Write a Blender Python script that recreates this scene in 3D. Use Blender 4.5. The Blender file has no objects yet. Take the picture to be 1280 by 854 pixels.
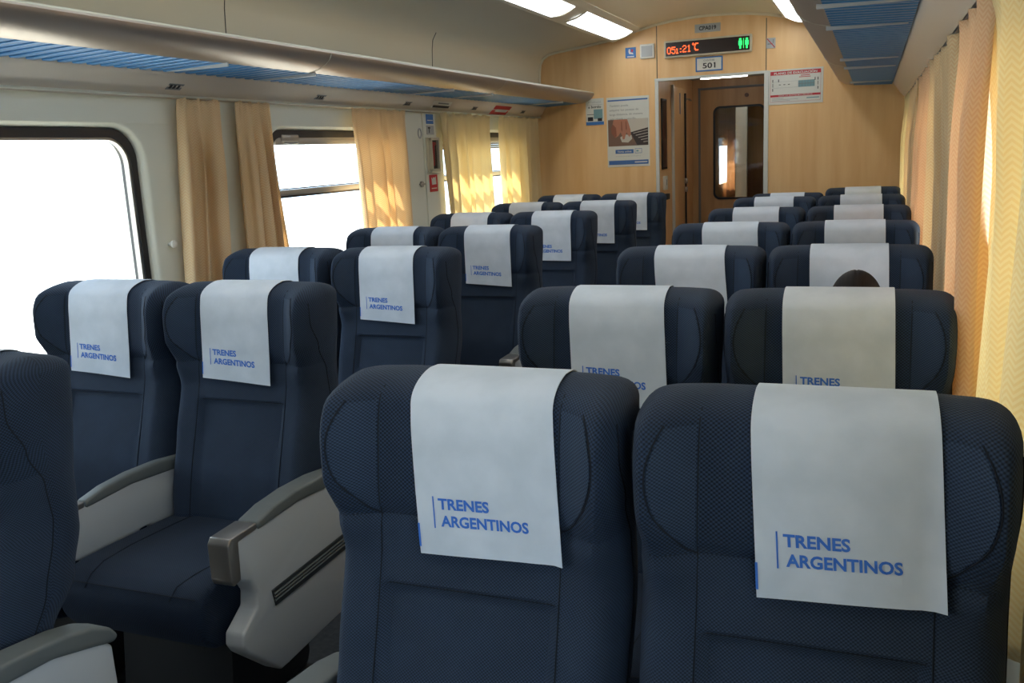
import bpy, bmesh, math, random
from mathutils import Vector, Matrix
random.seed(7)
C = bpy.context.scene.collection
PI = math.pi

# ------------------------------------------------------------------ helpers
def obj(name, bm, mat, parent=None, smooth=True):
    me = bpy.data.meshes.new(name)
    bmesh.ops.recalc_face_normals(bm, faces=bm.faces)
    bm.to_mesh(me); bm.free()
    if isinstance(mat, (list, tuple)):
        for m in mat: me.materials.append(m)
    else: me.materials.append(mat)
    if smooth:
        me.polygons.foreach_set('use_smooth', [True]*len(me.polygons))
        try: me.set_sharp_from_angle(angle=math.radians(38))
        except Exception: pass
    o = bpy.data.objects.new(name, me); C.objects.link(o)
    if parent is not None: o.parent = parent
    return o

def tag(o, label, cat, group=None, kind=None):
    o['label'] = label; o['category'] = cat
    if group: o['group'] = group
    if kind: o['kind'] = kind
    return o

def empty(name, loc=(0,0,0), rz=0.0):
    o = bpy.data.objects.new(name, None); C.objects.link(o)
    o.location = loc; o.rotation_euler = (0,0,rz); o.empty_display_size = .05
    return o

def struct(name, bm, mat, parent=None, smooth=True):
    o = obj(name, bm, mat, parent, smooth)
    if parent is None: o['kind'] = 'structure'
    return o

def copy_tree(o, parent=None):
    c = o.copy(); C.objects.link(c)
    if parent is not None: c.parent = parent
    for ch in list(kids.get(o.name, ())) : copy_tree(ch, c)
    return c
kids = {}
def index_kids():
    kids.clear()
    for x in bpy.data.objects:
        if x.parent: kids.setdefault(x.parent.name, []).append(x)

def add_box(bm, c, s, bev=0.0, seg=2, rot=None):
    b = bmesh.new(); bmesh.ops.create_cube(b, size=1)
    bmesh.ops.scale(b, vec=s, verts=b.verts)
    if bev > 0: bmesh.ops.bevel(b, geom=b.edges[:], offset=bev, segments=seg, affect='EDGES', profile=.5)
    if rot is not None: bmesh.ops.rotate(b, cent=(0,0,0), matrix=rot, verts=b.verts)
    bmesh.ops.translate(b, vec=c, verts=b.verts)
    merge(bm, b)
def merge(bm, b):
    vm = {v: bm.verts.new(v.co) for v in b.verts}
    for f in b.faces:
        try:
            nf = bm.faces.new([vm[v] for v in f.verts]); nf.material_index = f.material_index
        except ValueError: pass
    b.free()
def bx(c, s, bev=0.0, seg=2):
    bm = bmesh.new(); add_box(bm, c, s, bev, seg); return bm
def add_tube(bm, pts, r, n=8, closed=False, caps=True):
    pts = [Vector(p) for p in pts]; N = len(pts); rings = []
    prev = None
    for i, p in enumerate(pts):
        a = pts[i-1] if (i > 0 or closed) else pts[0]
        b = pts[(i+1) % N] if (i < N-1 or closed) else pts[-1]
        t = (b-a).normalized()
        ref = Vector((0,0,1)) if abs(t.z) < .9 else Vector((1,0,0))
        u = t.cross(ref).normalized() if prev is None else (prev - t*prev.dot(t)).normalized()
        prev = u; w = t.cross(u)
        rr = r[i] if isinstance(r, (list, tuple)) else r
        rings.append([bm.verts.new(p + u*rr*math.cos(2*PI*k/n) + w*rr*math.sin(2*PI*k/n)) for k in range(n)])
    for i in range(N if closed else N-1):
        A, B = rings[i], rings[(i+1) % N]
        for k in range(n): bm.faces.new((A[k], A[(k+1)%n], B[(k+1)%n], B[k]))
    if caps and not closed:
        bm.faces.new(rings[0][::-1]); bm.faces.new(rings[-1])
def add_prism(bm, poly, axis, a, b, bev=0.0, seg=3):
    """poly: 2D outline in the two other axes, extruded from a to b along axis"""
    t = bmesh.new()
    def P(p, h):
        return {'x': (h, p[0], p[1]), 'y': (p[0], h, p[1]), 'z': (p[0], p[1], h)}[axis]
    A = [t.verts.new(P(p, a)) for p in poly]; B = [t.verts.new(P(p, b)) for p in poly]
    t.faces.new(A); t.faces.new(B[::-1])
    n = len(poly)
    for i in range(n): t.faces.new((A[i], B[i], B[(i+1)%n], A[(i+1)%n]))
    bmesh.ops.recalc_face_normals(t, faces=t.faces)
    if bev > 0: bmesh.ops.bevel(t, geom=t.edges[:], offset=bev, segments=seg, affect='EDGES', profile=.5, clamp_overlap=True)
    merge(bm, t)
def prism(poly, axis, a, b, bev=0.0, seg=3):
    bm = bmesh.new(); add_prism(bm, poly, axis, a, b, bev, seg); return bm
def smooth(a, b, x):
    t = min(1, max(0, (x-a)/(b-a))); return t*t*(3-2*t)
def interp(tab, x):
    if x <= tab[0][0]: return tab[0][1]
    for (a, va), (b, vb) in zip(tab, tab[1:]):
        if x <= b:
            t = (x-a)/(b-a); t = t*t*(3-2*t); return va+(vb-va)*t
    return tab[-1][1]
def rrect(y0, y1, z0, z1, r, n=8):
    pts = []
    for cy, cz, a0 in ((y1-r, z1-r, 0), (y0+r, z1-r, PI/2), (y0+r, z0+r, PI), (y1-r, z0+r, 3*PI/2)):
        for k in range(n+1):
            a = a0 + PI/2*k/n; pts.append((cy+r*math.cos(a), cz+r*math.sin(a)))
    return pts

# ------------------------------------------------------------------ materials
def srgb(r, g, b):
    f = lambda c: (c/255/12.92) if c/255 <= .04045 else ((c/255+.055)/1.055)**2.4
    return (f(r), f(g), f(b), 1)
def mat(name, col, rough=.5, metal=0.0, spec=.5):
    m = bpy.data.materials.new(name); m.use_nodes = True
    b = m.node_tree.nodes['Principled BSDF']
    b.inputs['Base Color'].default_value = col; b.inputs['Roughness'].default_value = rough
    b.inputs['Metallic'].default_value = metal; b.inputs['Specular IOR Level'].default_value = spec
    return m
def nodes(m): return m.node_tree.nodes, m.node_tree.links, m.node_tree.nodes['Principled BSDF']
def math_n(N, L, op, a, b=None, c=None):
    n = N.new('ShaderNodeMath'); n.operation = op
    for i, v in enumerate((a, b, c)):
        if v is None: continue
        if isinstance(v, (int, float)): n.inputs[i].default_value = v
        else: L.new(v, n.inputs[i])
    return n.outputs[0]
def noise_mix(m, c1, c2, scale, detail=3, stretch=(1,1,1), bump=0.0, lo=.35, hi=.65):
    N, L, b = nodes(m)
    tc = N.new('ShaderNodeTexCoord'); mp = N.new('ShaderNodeMapping'); mp.inputs['Scale'].default_value = stretch
    no = N.new('ShaderNodeTexNoise'); no.inputs['Scale'].default_value = scale; no.inputs['Detail'].default_value = detail
    L.new(tc.outputs['Object'], mp.inputs['Vector']); L.new(mp.outputs[0], no.inputs['Vector'])
    cr = N.new('ShaderNodeValToRGB'); cr.color_ramp.elements[0].position = lo; cr.color_ramp.elements[1].position = hi
    cr.color_ramp.elements[0].color = c1; cr.color_ramp.elements[1].color = c2
    L.new(no.outputs['Fac'], cr.inputs[0]); L.new(cr.outputs[0], b.inputs['Base Color'])
    if bump:
        bp = N.new('ShaderNodeBump'); bp.inputs['Strength'].default_value = bump; bp.inputs['Distance'].default_value = .002
        L.new(no.outputs['Fac'], bp.inputs['Height']); L.new(bp.outputs[0], b.inputs['Normal'])
    return m

def fabric(name, dark, light, k, amt=.5, rough=.8, uvs=True):
    """woven cloth: staggered dots of the lighter yarn over the darker one"""
    m = mat(name, dark, rough, 0, .3); N, L, b = nodes(m)
    tc = N.new('ShaderNodeTexCoord'); sp = N.new('ShaderNodeSeparateXYZ')
    if uvs:
        L.new(tc.outputs['UV'], sp.inputs[0]); xy, zz = sp.outputs[0], sp.outputs[1]
    else:
        L.new(tc.outputs['Object'], sp.inputs[0]); xy = sp.outputs[0]; zz = math_n(N, L, 'ADD', sp.outputs[1], sp.outputs[2])
    s1 = math_n(N, L, 'SINE', math_n(N, L, 'MULTIPLY', xy, k))
    s2 = math_n(N, L, 'SINE', math_n(N, L, 'MULTIPLY', zz, k*1.15))
    pr = math_n(N, L, 'MULTIPLY', s1, s2)
    fac = math_n(N, L, 'MULTIPLY_ADD', pr, .5, .5)
    no = N.new('ShaderNodeTexNoise'); no.inputs['Scale'].default_value = 9; no.inputs['Detail'].default_value = 2
    L.new(tc.outputs['Object'], no.inputs['Vector'])
    f2 = math_n(N, L, 'MULTIPLY_ADD', no.outputs['Fac'], .35, math_n(N, L, 'MULTIPLY_ADD', fac, 1.0, -.2))
    mx = N.new('ShaderNodeMix'); mx.data_type = 'RGBA'; mx.clamp_factor = True
    L.new(f2, mx.inputs[0]); mx.inputs[6].default_value = dark; mx.inputs[7].default_value = light
    L.new(mx.outputs[2], b.inputs['Base Color'])
    bp = N.new('ShaderNodeBump'); bp.inputs['Strength'].default_value = amt; bp.inputs['Distance'].default_value = .0012
    L.new(fac, bp.inputs['Height']); L.new(bp.outputs[0], b.inputs['Normal'])
    b.inputs['Sheen Weight'].default_value = .07; b.inputs['Sheen Roughness'].default_value = .5
    b.inputs['Sheen Tint'].default_value = (.6,.68,.85,1)
    return m

def emis(name, col, st):
    m = bpy.data.materials.new(name); m.use_nodes = True; N = m.node_tree.nodes; L = m.node_tree.links
    N.remove(N['Principled BSDF']); e = N.new('ShaderNodeEmission'); e.inputs[0].default_value = col; e.inputs[1].default_value = st
    L.new(e.outputs[0], N['Material Output'].inputs[0]); return m

M = {}
M['navy'] = fabric('navy_upholstery', (.0024,.0044,.0100,1), (.029,.056,.110,1), 2*PI/.0076, .8)
M['navy_panel'] = fabric('navy_panel_upholstery', (.0068,.0125,.026,1), (.042,.074,.135,1), 2*PI/.0062, .5)
M['navy_front'] = fabric('front_upholstery', (.0060,.0105,.0210,1), (.036,.062,.112,1), 2*PI/.0062, .5)
M['seam'] = mat('seam_thread', (.004,.007,.014,1), .9)
M['cushion'] = fabric('cushion_upholstery', (.004,.008,.017,1), (.014,.028,.058,1), 2*PI/.0076, .5, .8, False)
M['white_cloth'] = noise_mix(mat('headrest_cloth', (.8,.8,.8,1), .85, 0, .2), (.60,.665,.75,1), (.68,.74,.83,1), 14, 5, bump=.12)
M['print'] = mat('blue_print', srgb(58,116,208), .7)
M['arm_shell'] = mat('armrest_shell', srgb(182,186,190), .42)
M['arm_pad'] = mat('armrest_pad', srgb(98,103,103), .5)
M['arm_cap'] = mat('armrest_end', srgb(150,146,142), .33, .75)
M['arm_strip'] = mat('armrest_rubber', srgb(52,56,58), .45)
M['black'] = mat('black_base', (.012,.012,.014,1), .6)
M['cream'] = mat('cream_wall', srgb(226,228,216), .42)
M['ceiling'] = mat('cream_ceiling', srgb(236,226,200), .4)
M['cove'] = mat('cream_cove', srgb(226,218,206), .25, .0, .6)
M['lip'] = mat('satin_bronze', (.40,.35,.31,1), .42, .8)
M['lipedge'] = mat('lip_edge', srgb(196,198,186), .35)
M['slat'] = mat('blue_slat', srgb(66,130,190), .35)
M['slat_gap'] = mat('blue_backing', srgb(92,144,190), .5)
M['separator'] = mat('rack_separator', srgb(180,190,200), .4)
M['wood'] = noise_mix(mat('beech_laminate', (.5,.3,.14,1), .42), srgb(234,188,132), srgb(245,206,152), 3.0, 6, (5,5,.5), 0, .3, .72)
M['wood_dark'] = noise_mix(mat('brown_laminate', (.5,.3,.14,1), .4), srgb(190,152,106), srgb(206,168,122), 3.0, 5, (5,5,.5))
M['alu'] = mat('aluminium_trim', srgb(214,217,215), .4, .1)
M['seamline'] = mat('joint_line', srgb(96,92,82), .8)
M['gasket'] = mat('black_gasket', (.012,.012,.016,1), .35)
M['frame_metal'] = mat('window_frame_metal', srgb(170,166,160), .32, .6)
M['floor'] = noise_mix(mat('floor_vinyl', (.03,.03,.035,1), .5), (.022,.024,.028,1), (.045,.047,.052,1), 60, 3)
M['lamp'] = emis('lamp_diffuser', (.92,.97,1,1), 5.5)
M['lamp_small'] = emis('vestibule_lamp', (1,1,.96,1), 9.0)
M['lamp_frame'] = mat('lamp_frame', srgb(228,222,204), .4)
M['white'] = mat('white_sign', srgb(226,226,220), .5)
M['paper'] = mat('poster_paper', srgb(216,218,212), .5)
M['blue'] = mat('sign_blue', srgb(60,120,190), .5)
M['pblue'] = mat('poster_blue', srgb(66,110,176), .5)
M['red'] = mat('sign_red', srgb(196,40,50), .5)
M['dred'] = mat('plan_red', srgb(190,52,62), .5)
M['dark'] = mat('sign_dark', srgb(40,40,44), .5)
M['grey'] = mat('sign_grey', srgb(130,134,136), .5)
M['lgrey'] = mat('sign_pale_grey', srgb(176,180,182), .5)
M['teal'] = mat('plan_teal', srgb(120,160,168), .5)
M['screen'] = mat('display_screen', (.02,.008,.006,1), .25)
M['led_red'] = emis('led_red', (1,.12,.03,1), 2.2)
M['led_green'] = emis('led_green', (.04,1,.18,1), 1.6)
M['skin'] = noise_mix(mat('skin', (.6,.36,.26,1), .5), (.56,.33,.23,1), (.63,.39,.28,1), 20)
M['hair'] = noise_mix(mat('dark_hair', (.02,.012,.01,1), .6, 0, .25), (.006,.004,.004,1), (.018,.011,.009,1), 30, 4, (6,.6,.6), .4)
M['shirt'] = noise_mix(mat('grey_shirt', (.1,.1,.12,1), .85), (.09,.10,.12,1), (.12,.13,.15,1), 40)
M['jeans'] = noise_mix(mat('dark_trousers', (.02,.03,.05,1), .85), (.015,.022,.04,1), (.03,.04,.07,1), 50)
M['ground'] = noise_mix(mat('dry_ground', (.5,.45,.36,1), .9), (.50,.48,.42,1), (.60,.58,.52,1), .4, 5)
M['poster_hand'] = mat('poster_hand', srgb(176,120,98), .5)
M['poster_hand2'] = mat('poster_hand_dark', srgb(140,88,70), .5)
M['poster_brown'] = mat('poster_brown', srgb(120,94,82), .5)
M['poster_key'] = mat('poster_keys', srgb(62,52,52), .5)
M['poster_cuff'] = mat('poster_cuff', srgb(196,190,180), .5)
M['extbox'] = mat('hammer_box', srgb(208,200,178), .4)

def glass(name, tint, gl):
    m = bpy.data.materials.new(name); m.use_nodes = True; N = m.node_tree.nodes; L = m.node_tree.links
    N.remove(N['Principled BSDF'])
    t = N.new('ShaderNodeBsdfTransparent'); t.inputs[0].default_value = tint
    g = N.new('ShaderNodeBsdfGlossy'); g.inputs['Roughness'].default_value = .02
    lw = N.new('ShaderNodeLayerWeight'); lw.inputs[0].default_value = .5
    mu = math_n(N, L, 'MULTIPLY_ADD', math_n(N, L, 'POWER', lw.outputs['Facing'], 4.0), .5, gl+.03)
    mx = N.new('ShaderNodeMixShader'); L.new(mu, mx.inputs[0]); L.new(t.outputs[0], mx.inputs[1]); L.new(g.outputs[0], mx.inputs[2])
    L.new(mx.outputs[0], N['Material Output'].inputs[0]); return m
M['glass'] = glass('window_glass', (.93,.96,.96,1), 0.0)
M['dark_glass'] = glass('door_glass', (.50,.52,.52,1), .05)

def curtain_mat(name, c1, c2, trans):
    m = bpy.data.materials.new(name); m.use_nodes = True; N = m.node_tree.nodes; L = m.node_tree.links
    N.remove(N['Principled BSDF'])
    uv = N.new('ShaderNodeUVMap'); uv.uv_map = 'UVMap'; sp = N.new('ShaderNodeSeparateXYZ'); L.new(uv.outputs[0], sp.inputs[0])
    tri = math_n(N, L, 'PINGPONG', math_n(N, L, 'MULTIPLY', sp.outputs[0], 1/.016), 1.0)     # zigzag across the cloth
    ph = math_n(N, L, 'MULTIPLY_ADD', tri, 1.1, math_n(N, L, 'MULTIPLY', sp.outputs[1], 1/.0125))
    s = math_n(N, L, 'SINE', math_n(N, L, 'MULTIPLY', ph, 2*PI))
    fac = math_n(N, L, 'SMOOTH_MIN', math_n(N, L, 'MULTIPLY_ADD', s, 1.2, .5), 1.0, .2)
    mx = N.new('ShaderNodeMix'); mx.data_type = 'RGBA'; mx.clamp_factor = True
    L.new(fac, mx.inputs[0]); mx.inputs[6].default_value = c1; mx.inputs[7].default_value = c2
    d = N.new('ShaderNodeBsdfDiffuse'); t = N.new('ShaderNodeBsdfTranslucent')
    L.new(mx.outputs[2], d.inputs[0]); L.new(mx.outputs[2], t.inputs[0])
    sh = N.new('ShaderNodeMixShader'); sh.inputs[0].default_value = trans
    L.new(d.outputs[0], sh.inputs[1]); L.new(t.outputs[0], sh.inputs[2]); L.new(sh.outputs[0], N['Material Output'].inputs[0])
    return m
M['curtain'] = curtain_mat('curtain_cloth', srgb(243,214,170), srgb(250,230,194), .38)
M['curtain_pink'] = curtain_mat('curtain_peach', srgb(243,208,168), srgb(250,222,188), .36)
M['curtain_yellow'] = curtain_mat('curtain_cream', srgb(245,226,180), srgb(250,236,200), .45)

# ------------------------------------------------------------------ car shell
CX = -.08; XL = -1.60; XR = 1.50; YE = 7.90; YB = -3.4
TW = .13   # wall thickness
WIN = [(-2.80,-1.40), (-.62,.78), (1.60,3.02), (3.90,5.28), (5.92,7.40)]
WZ0, WZ1, WR = .80, 1.665, .13
def wall_with_windows(side, xin):
    """inner skin with rounded openings whose reveals slope towards the glass"""
    bm = bmesh.new()
    outer = [(YB,0.0),(YE,0.0),(YE,1.80),(YB,1.80)]
    V = [bm.verts.new((xin, y, z)) for y, z in outer]; edges = [bm.edges.new((V[i], V[(i+1)%4])) for i in range(4)]
    loops = []
    for a, b in WIN:
        l = [bm.verts.new((xin, y, z)) for y, z in rrect(a-.035, b+.035, WZ0-.035, WZ1+.02, WR+.03)]
        edges += [bm.edges.new((l[i], l[(i+1)%len(l)])) for i in range(len(l))]; loops.append((l, a, b))
    bmesh.ops.triangle_fill(bm, use_beauty=True, edges=edges)
    # remove faces that closed an opening
    kill = []
    for f in bm.faces:
        c = f.calc_center_median()
        for a, b in WIN:
            if a-.03 < c.y < b+.03 and WZ0-.03 < c.z < WZ1+.015:
                s = set(id(v) for v in f.verts)
                if any(all(v in l for v in f.verts) for l, _, _ in loops): kill.append(f); break
    bmesh.ops.delete(bm, geom=kill, context='FACES_ONLY')
    for l, a, b in loops:
        p = l
        for k, (g, dx) in enumerate(((.022,.006),(.008,.022),(0,.05))):
            q = [bm.verts.new((xin+side*dx, y, z)) for y, z in rrect(a-g, b+g, WZ0-g, WZ1+g*.6, WR+g)]
            for i in range(len(l)): bm.faces.new((p[i], p[(i+1)%len(l)], q[(i+1)%len(l)], q[i]))
            p = q
        # outer reveal to the outside of the body
        q = [bm.verts.new((xin+side*TW, y, z)) for y, z in rrect(a, b, WZ0, WZ1, WR)]
        for i in range(len(l)): bm.faces.new((p[i], p[(i+1)%len(l)], q[(i+1)%len(l)], q[i]))
    return bm
struct('wall_left', wall_with_windows(-1, XL), M['cream'], smooth=True)
struct('wall_right', wall_with_windows(1, XR), M['cream'], smooth=True)

# ceiling profile (offset from the car's centre line, height), upper cove included
half = [(0,2.535),(.15,2.531),(.30,2.520),(.45,2.500),(.60,2.468),(.82,2.412),(1.10,2.375),(1.33,2.350),(1.40,2.335),(1.45,2.305),(1.478,2.26),(1.487,2.20),(1.495,2.05),(1.52,1.95),(1.52,1.80)]
prof = [(CX-a, z) for a, z in half[::-1]] + [(CX+a, z) for a, z in half[1:]]
def sheet_along(profile, y0, y1, seg=1):
    bm = bmesh.new(); rows = []
    for k in range(seg+1):
        y = y0+(y1-y0)*k/seg; rows.append([bm.verts.new((x, y, z)) for x, z in profile])
    for A, B in zip(rows, rows[1:]):
        for i in range(len(profile)-1): bm.faces.new((A[i], A[i+1], B[i+1], B[i]))
    return bm
struct('ceiling', sheet_along(prof, YB, YE), M['ceiling'])
struct('floor', bx((CX, (YB+YE)/2, -.03), (3.04, YE-YB, .06)), M['floor'], smooth=False)
# rear wall behind the camera
bm = bmesh.new(); f = bm.faces.new([bm.verts.new((x, YB, z)) for x, z in [(XL,0)]+prof+[(XR,0)]]); struct('wall_back', bm, M['wood'], smooth=False)
# far end wall with the door opening
DX0, DX1, DZ = -.515, .365, 2.045
def end_wall():
    bm = bmesh.new(); T = .06
    def face(pts):
        add_prism(bm, pts, 'y', YE, YE+T)
    def zc(x): 
        for (a, za), (b, zb) in zip(prof, prof[1:]):
            if a <= x <= b and b > a: return za+(zb-za)*(x-a)/(b-a)
    face([(XL,0)] + [p for p in prof if p[0] < DX0] + [(DX0, zc(DX0)), (DX0, 0)])
    face([(DX0, DZ), (DX0, zc(DX0))] + [p for p in prof if DX0 < p[0] < DX1] + [(DX1, zc(DX1)), (DX1, DZ)])
    face([(DX1, 0), (DX1, zc(DX1))] + [p for p in prof if p[0] > DX1] + [(XR, 0)])
    return bm
struct('wall_front', end_wall(), M['wood'], smooth=False)
# joints in the end wall panelling and the door trim
bm = bmesh.new()
add_box(bm, (DX0-.004, YE-.001, (DZ+2.49)/2), (.006,.004,2.49-DZ)); add_box(bm, (DX1+.006, YE-.001, (DZ+2.47)/2), (.006,.004,2.455-DZ))
struct('trim_1', bm, M['seamline'], smooth=False)
bm = bmesh.new()
add_box(bm, (DX0-.008, YE-.004, DZ/2), (.030,.022,DZ), .004); add_box(bm, (DX1+.010, YE-.004, DZ/2), (.036,.022,DZ), .004)
add_box(bm, ((DX0+DX1)/2, YE-.004, DZ), (DX1-DX0+.05,.022,.024), .004)
struct('trim_2', bm, M['alu'], smooth=False)
# bead where the ceiling meets the end wall
bm = bmesh.new(); pr2 = [(x, z) for x, z in prof if z > 2.0]
add_tube(bm, [(x*.997, YE-.012, z-.010) for x, z in pr2], .012, 6); struct('trim_3', bm, M['ceiling'])
# joints across the ceiling side panels
bm = bmesh.new()
for yj in (-.68, 1.47, 3.61, 5.75):
    for s in (-1, 1):
        pp = [(a, z) for a, z in half if a > 1.44 and z > 2.0]
        add_tube(bm, [(CX+s*(a-.001), yj, z-.0005) for a, z in pp], .0025, 5)
struct('trim_4', bm, M['seamline'])

# side coves below the racks, skirting
def cove(s):
    k = .025 if s > 0 else 0
    p = [(1.520-k,1.788),(1.505-k,1.795),(1.470-k,1.835),(1.452-k,1.866),(1.432-k,1.884),(1.428-k,1.905),(1.515,1.95)]
    return sheet_along([(CX+s*a, z) for a, z in p], YB, YE)
struct('trim_5', cove(-1), M['cove']); struct('trim_6', cove(1), M['cove'])
struct('baseboard_left', prism([(XL,0),(XL+.05,0),(XL+.05,.10),(XL+.03,.13),(XL,.13)], 'y', YB, YE-.001, 0), M['arm_strip'], smooth=False)
struct('baseboard_right', prism([(XR,0),(XR-.05,0),(XR-.05,.10),(XR-.03,.13),(XR,.13)], 'y', YB, YE-.001, 0), M['arm_strip'], smooth=False)

# ---------------------------------------------------------- windows
def ring(bm, outer, inner, xa, xb, sgn=1):
    """solid frame between two matching outlines, from xa to xb"""
    n = len(outer)
    vs = [[bm.verts.new((x, y, z)) for y, z in l] for l, x in ((outer,xa),(inner,xa),(inner,xb),(outer,xb))]
    for k in range(4):
        A, B = vs[k], vs[(k+1)%4]
        for i in range(n): bm.faces.new((A[i], A[(i+1)%n], B[(i+1)%n], B[i]))
nwin = 0
for side, X in ((-1, XL), (1, XR)):
    for k, (a, b) in enumerate(WIN):
        nwin += 1
        r = empty('window_%d' % nwin, (X+side*.06, (a+b)/2, WZ0)); r['kind'] = 'structure'
        def W(bm, name, m):
            bmesh.ops.translate(bm, vec=(-r.location.x, -r.location.y, -r.location.z), verts=bm.verts)
            return obj(name, bm, m, r)
        bm = bmesh.new(); ring(bm, rrect(a,b,WZ0,WZ1,WR), rrect(a+.032,b-.032,WZ0+.032,WZ1-.036,WR-.02), X+side*.030, X+side*.085); W(bm, 'gasket', M['gasket'])
        bm = bmesh.new(); ring(bm, rrect(a+.030,b-.030,WZ0+.030,WZ1-.034,WR-.02), rrect(a+.042,b-.042,WZ0+.042,WZ1-.046,WR-.03), X+side*.036, X+side*.06); W(bm, 'inner_frame', M['frame_metal'])
        bm = bmesh.new(); V = [bm.verts.new((X+side*.066, y, z)) for y, z in rrect(a+.03,b-.03,WZ0+.03,WZ1-.03,WR-.02)]; bm.faces.new(V); W(bm, 'window_pane', M['glass'])
        if k in (0, 3, 4):   # hopper windows: a drop sash above a rail
            bm = bmesh.new(); add_box(bm, (X+side*.052, (a+b)/2, 1.346), (.030, b-a-.07, .030), .004); W(bm, 'hopper_rail', M['frame_metal'])
            bm = bmesh.new(); add_box(bm, (X+side*.050, (a+b)/2, 1.326), (.024, b-a-.07, .010)); add_box(bm, (X+side*.050, (a+b)/2, 1.366), (.024, b-a-.07, .006)); W(bm, 'rail_seal', M['gasket'])
            bm = bmesh.new(); add_box(bm, (X+side*.050, (a+b)/2, WZ1-.056), (.028, b-a-.20, .036), .004); W(bm, 'hopper_head', M['frame_metal'])
            bm = bmesh.new(); add_box(bm, (X+side*.032, a+.22, WZ1-.040), (.016,.15,.036), .006); add_tube(bm, [(X+side*.024,a+.16,WZ1-.062),(X+side*.014,a+.19,WZ1-.068),(X+side*.014,a+.25,WZ1-.068),(X+side*.024,a+.28,WZ1-.062)], .005, 6); W(bm, 'hopper_latch', M['frame_metal'])
        if k == 4:
            bm = bmesh.new()
            for q in range(4): add_box(bm, (X+side*.046, (a+b)/2, WZ1-.066-.016*q), (.012, b-a-.12, .0145), .003)
            W(bm, 'blind', M['grey'])

# ---------------------------------------------------------- luggage racks
SEP = [3.10-2.13*2, 3.10-2.13, 3.10, 5.23, 7.36, 3.72-2.13*2, 3.72-2.13, 3.72, 5.85]
def rack(s, label):
    r = empty('luggage_rack', (CX+s*1.25, 0, 0)); tag(r, label, 'luggage rack', 'overhead luggage racks')
    X = lambda a: s*(a-1.25)      # local x from an offset
    # blue cross slats under a blue backing sheet, seen from below
    ow = 1.425 if s < 0 else 1.400
    bm = bmesh.new(); y = YB+.04
    while y < YE-.04:
        for (dy, dz, w, h) in ((0, 1.8925, .036, .017),):
            add_box(bm, (X((ow+1.12)/2), y, dz+.005), (ow-1.12, w, h), .003, 1, Matrix.Rotation(s*.034, 3, 'Y'))
        y += .066
    obj('slats', bm, M['slat'], r, smooth=False)
    obj('backing', bx((X((ow+1.085)/2), (YB+YE)/2, 1.922), (ow-1.085, YE-YB-.03, .006)), M['slat_gap'], r, smooth=False)
    for ys in SEP:
        obj('separator', bx((X((ow+1.09)/2), ys, 1.893), (ow-1.12, .009, .025), .002), M['separator'], r)
    # curved front rail
    pr = [(1.130,1.906),(1.120,1.894),(1.100,1.897),(1.060,1.908),(1.028,1.924),(1.006,1.944),(.996,1.960),(.994,1.970)]
    pr2 = [(1.000,1.980),(1.012,1.984),(1.020,1.978),(1.020,1.965),(1.045,1.938),(1.090,1.922),(1.128,1.912)]
    full = pr+pr2
    bm = bmesh.new(); add_prism(bm, [(X(a), z) for a, z in full], 'y', YB+.02, YE-.004); obj('front_rail', bm, M['lip'], r)
    bm = bmesh.new(); add_tube(bm, [(X(1.006), YB+.02, 1.977), (X(1.006), YE-.004, 1.977)], .0085, 10); obj('rail_edging', bm, M['lipedge'], r)
    for yj in (5.82, 3.69, 1.56, -.57):
        bm = bmesh.new(); add_tube(bm, [(X(a)-s*.0005, yj, z-.0003) for a, z in pr], .0014, 5)
        obj('rail_joint', bm, M['lipedge'], r)
    for yj in (7.2, 5.1, 3.0, .9, -1.2):      # brackets holding the shelf to the side panel
        bm = bmesh.new(); add_prism(bm, [(X(1.43),1.928),(X(1.49),1.95),(X(1.49),2.03),(X(1.46),2.03),(X(1.40),1.95),(X(1.10),1.940),(X(1.10),1.928)], 'y', yj-.015, yj+.015)
        obj('bracket', bm, M['lipedge'], r, smooth=False)
    return r
rack(-1, 'long overhead luggage rack with ribbed blue shelf above the left windows')
rack(1, 'long overhead luggage rack with ribbed blue shelf above the drawn right curtains')

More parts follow.
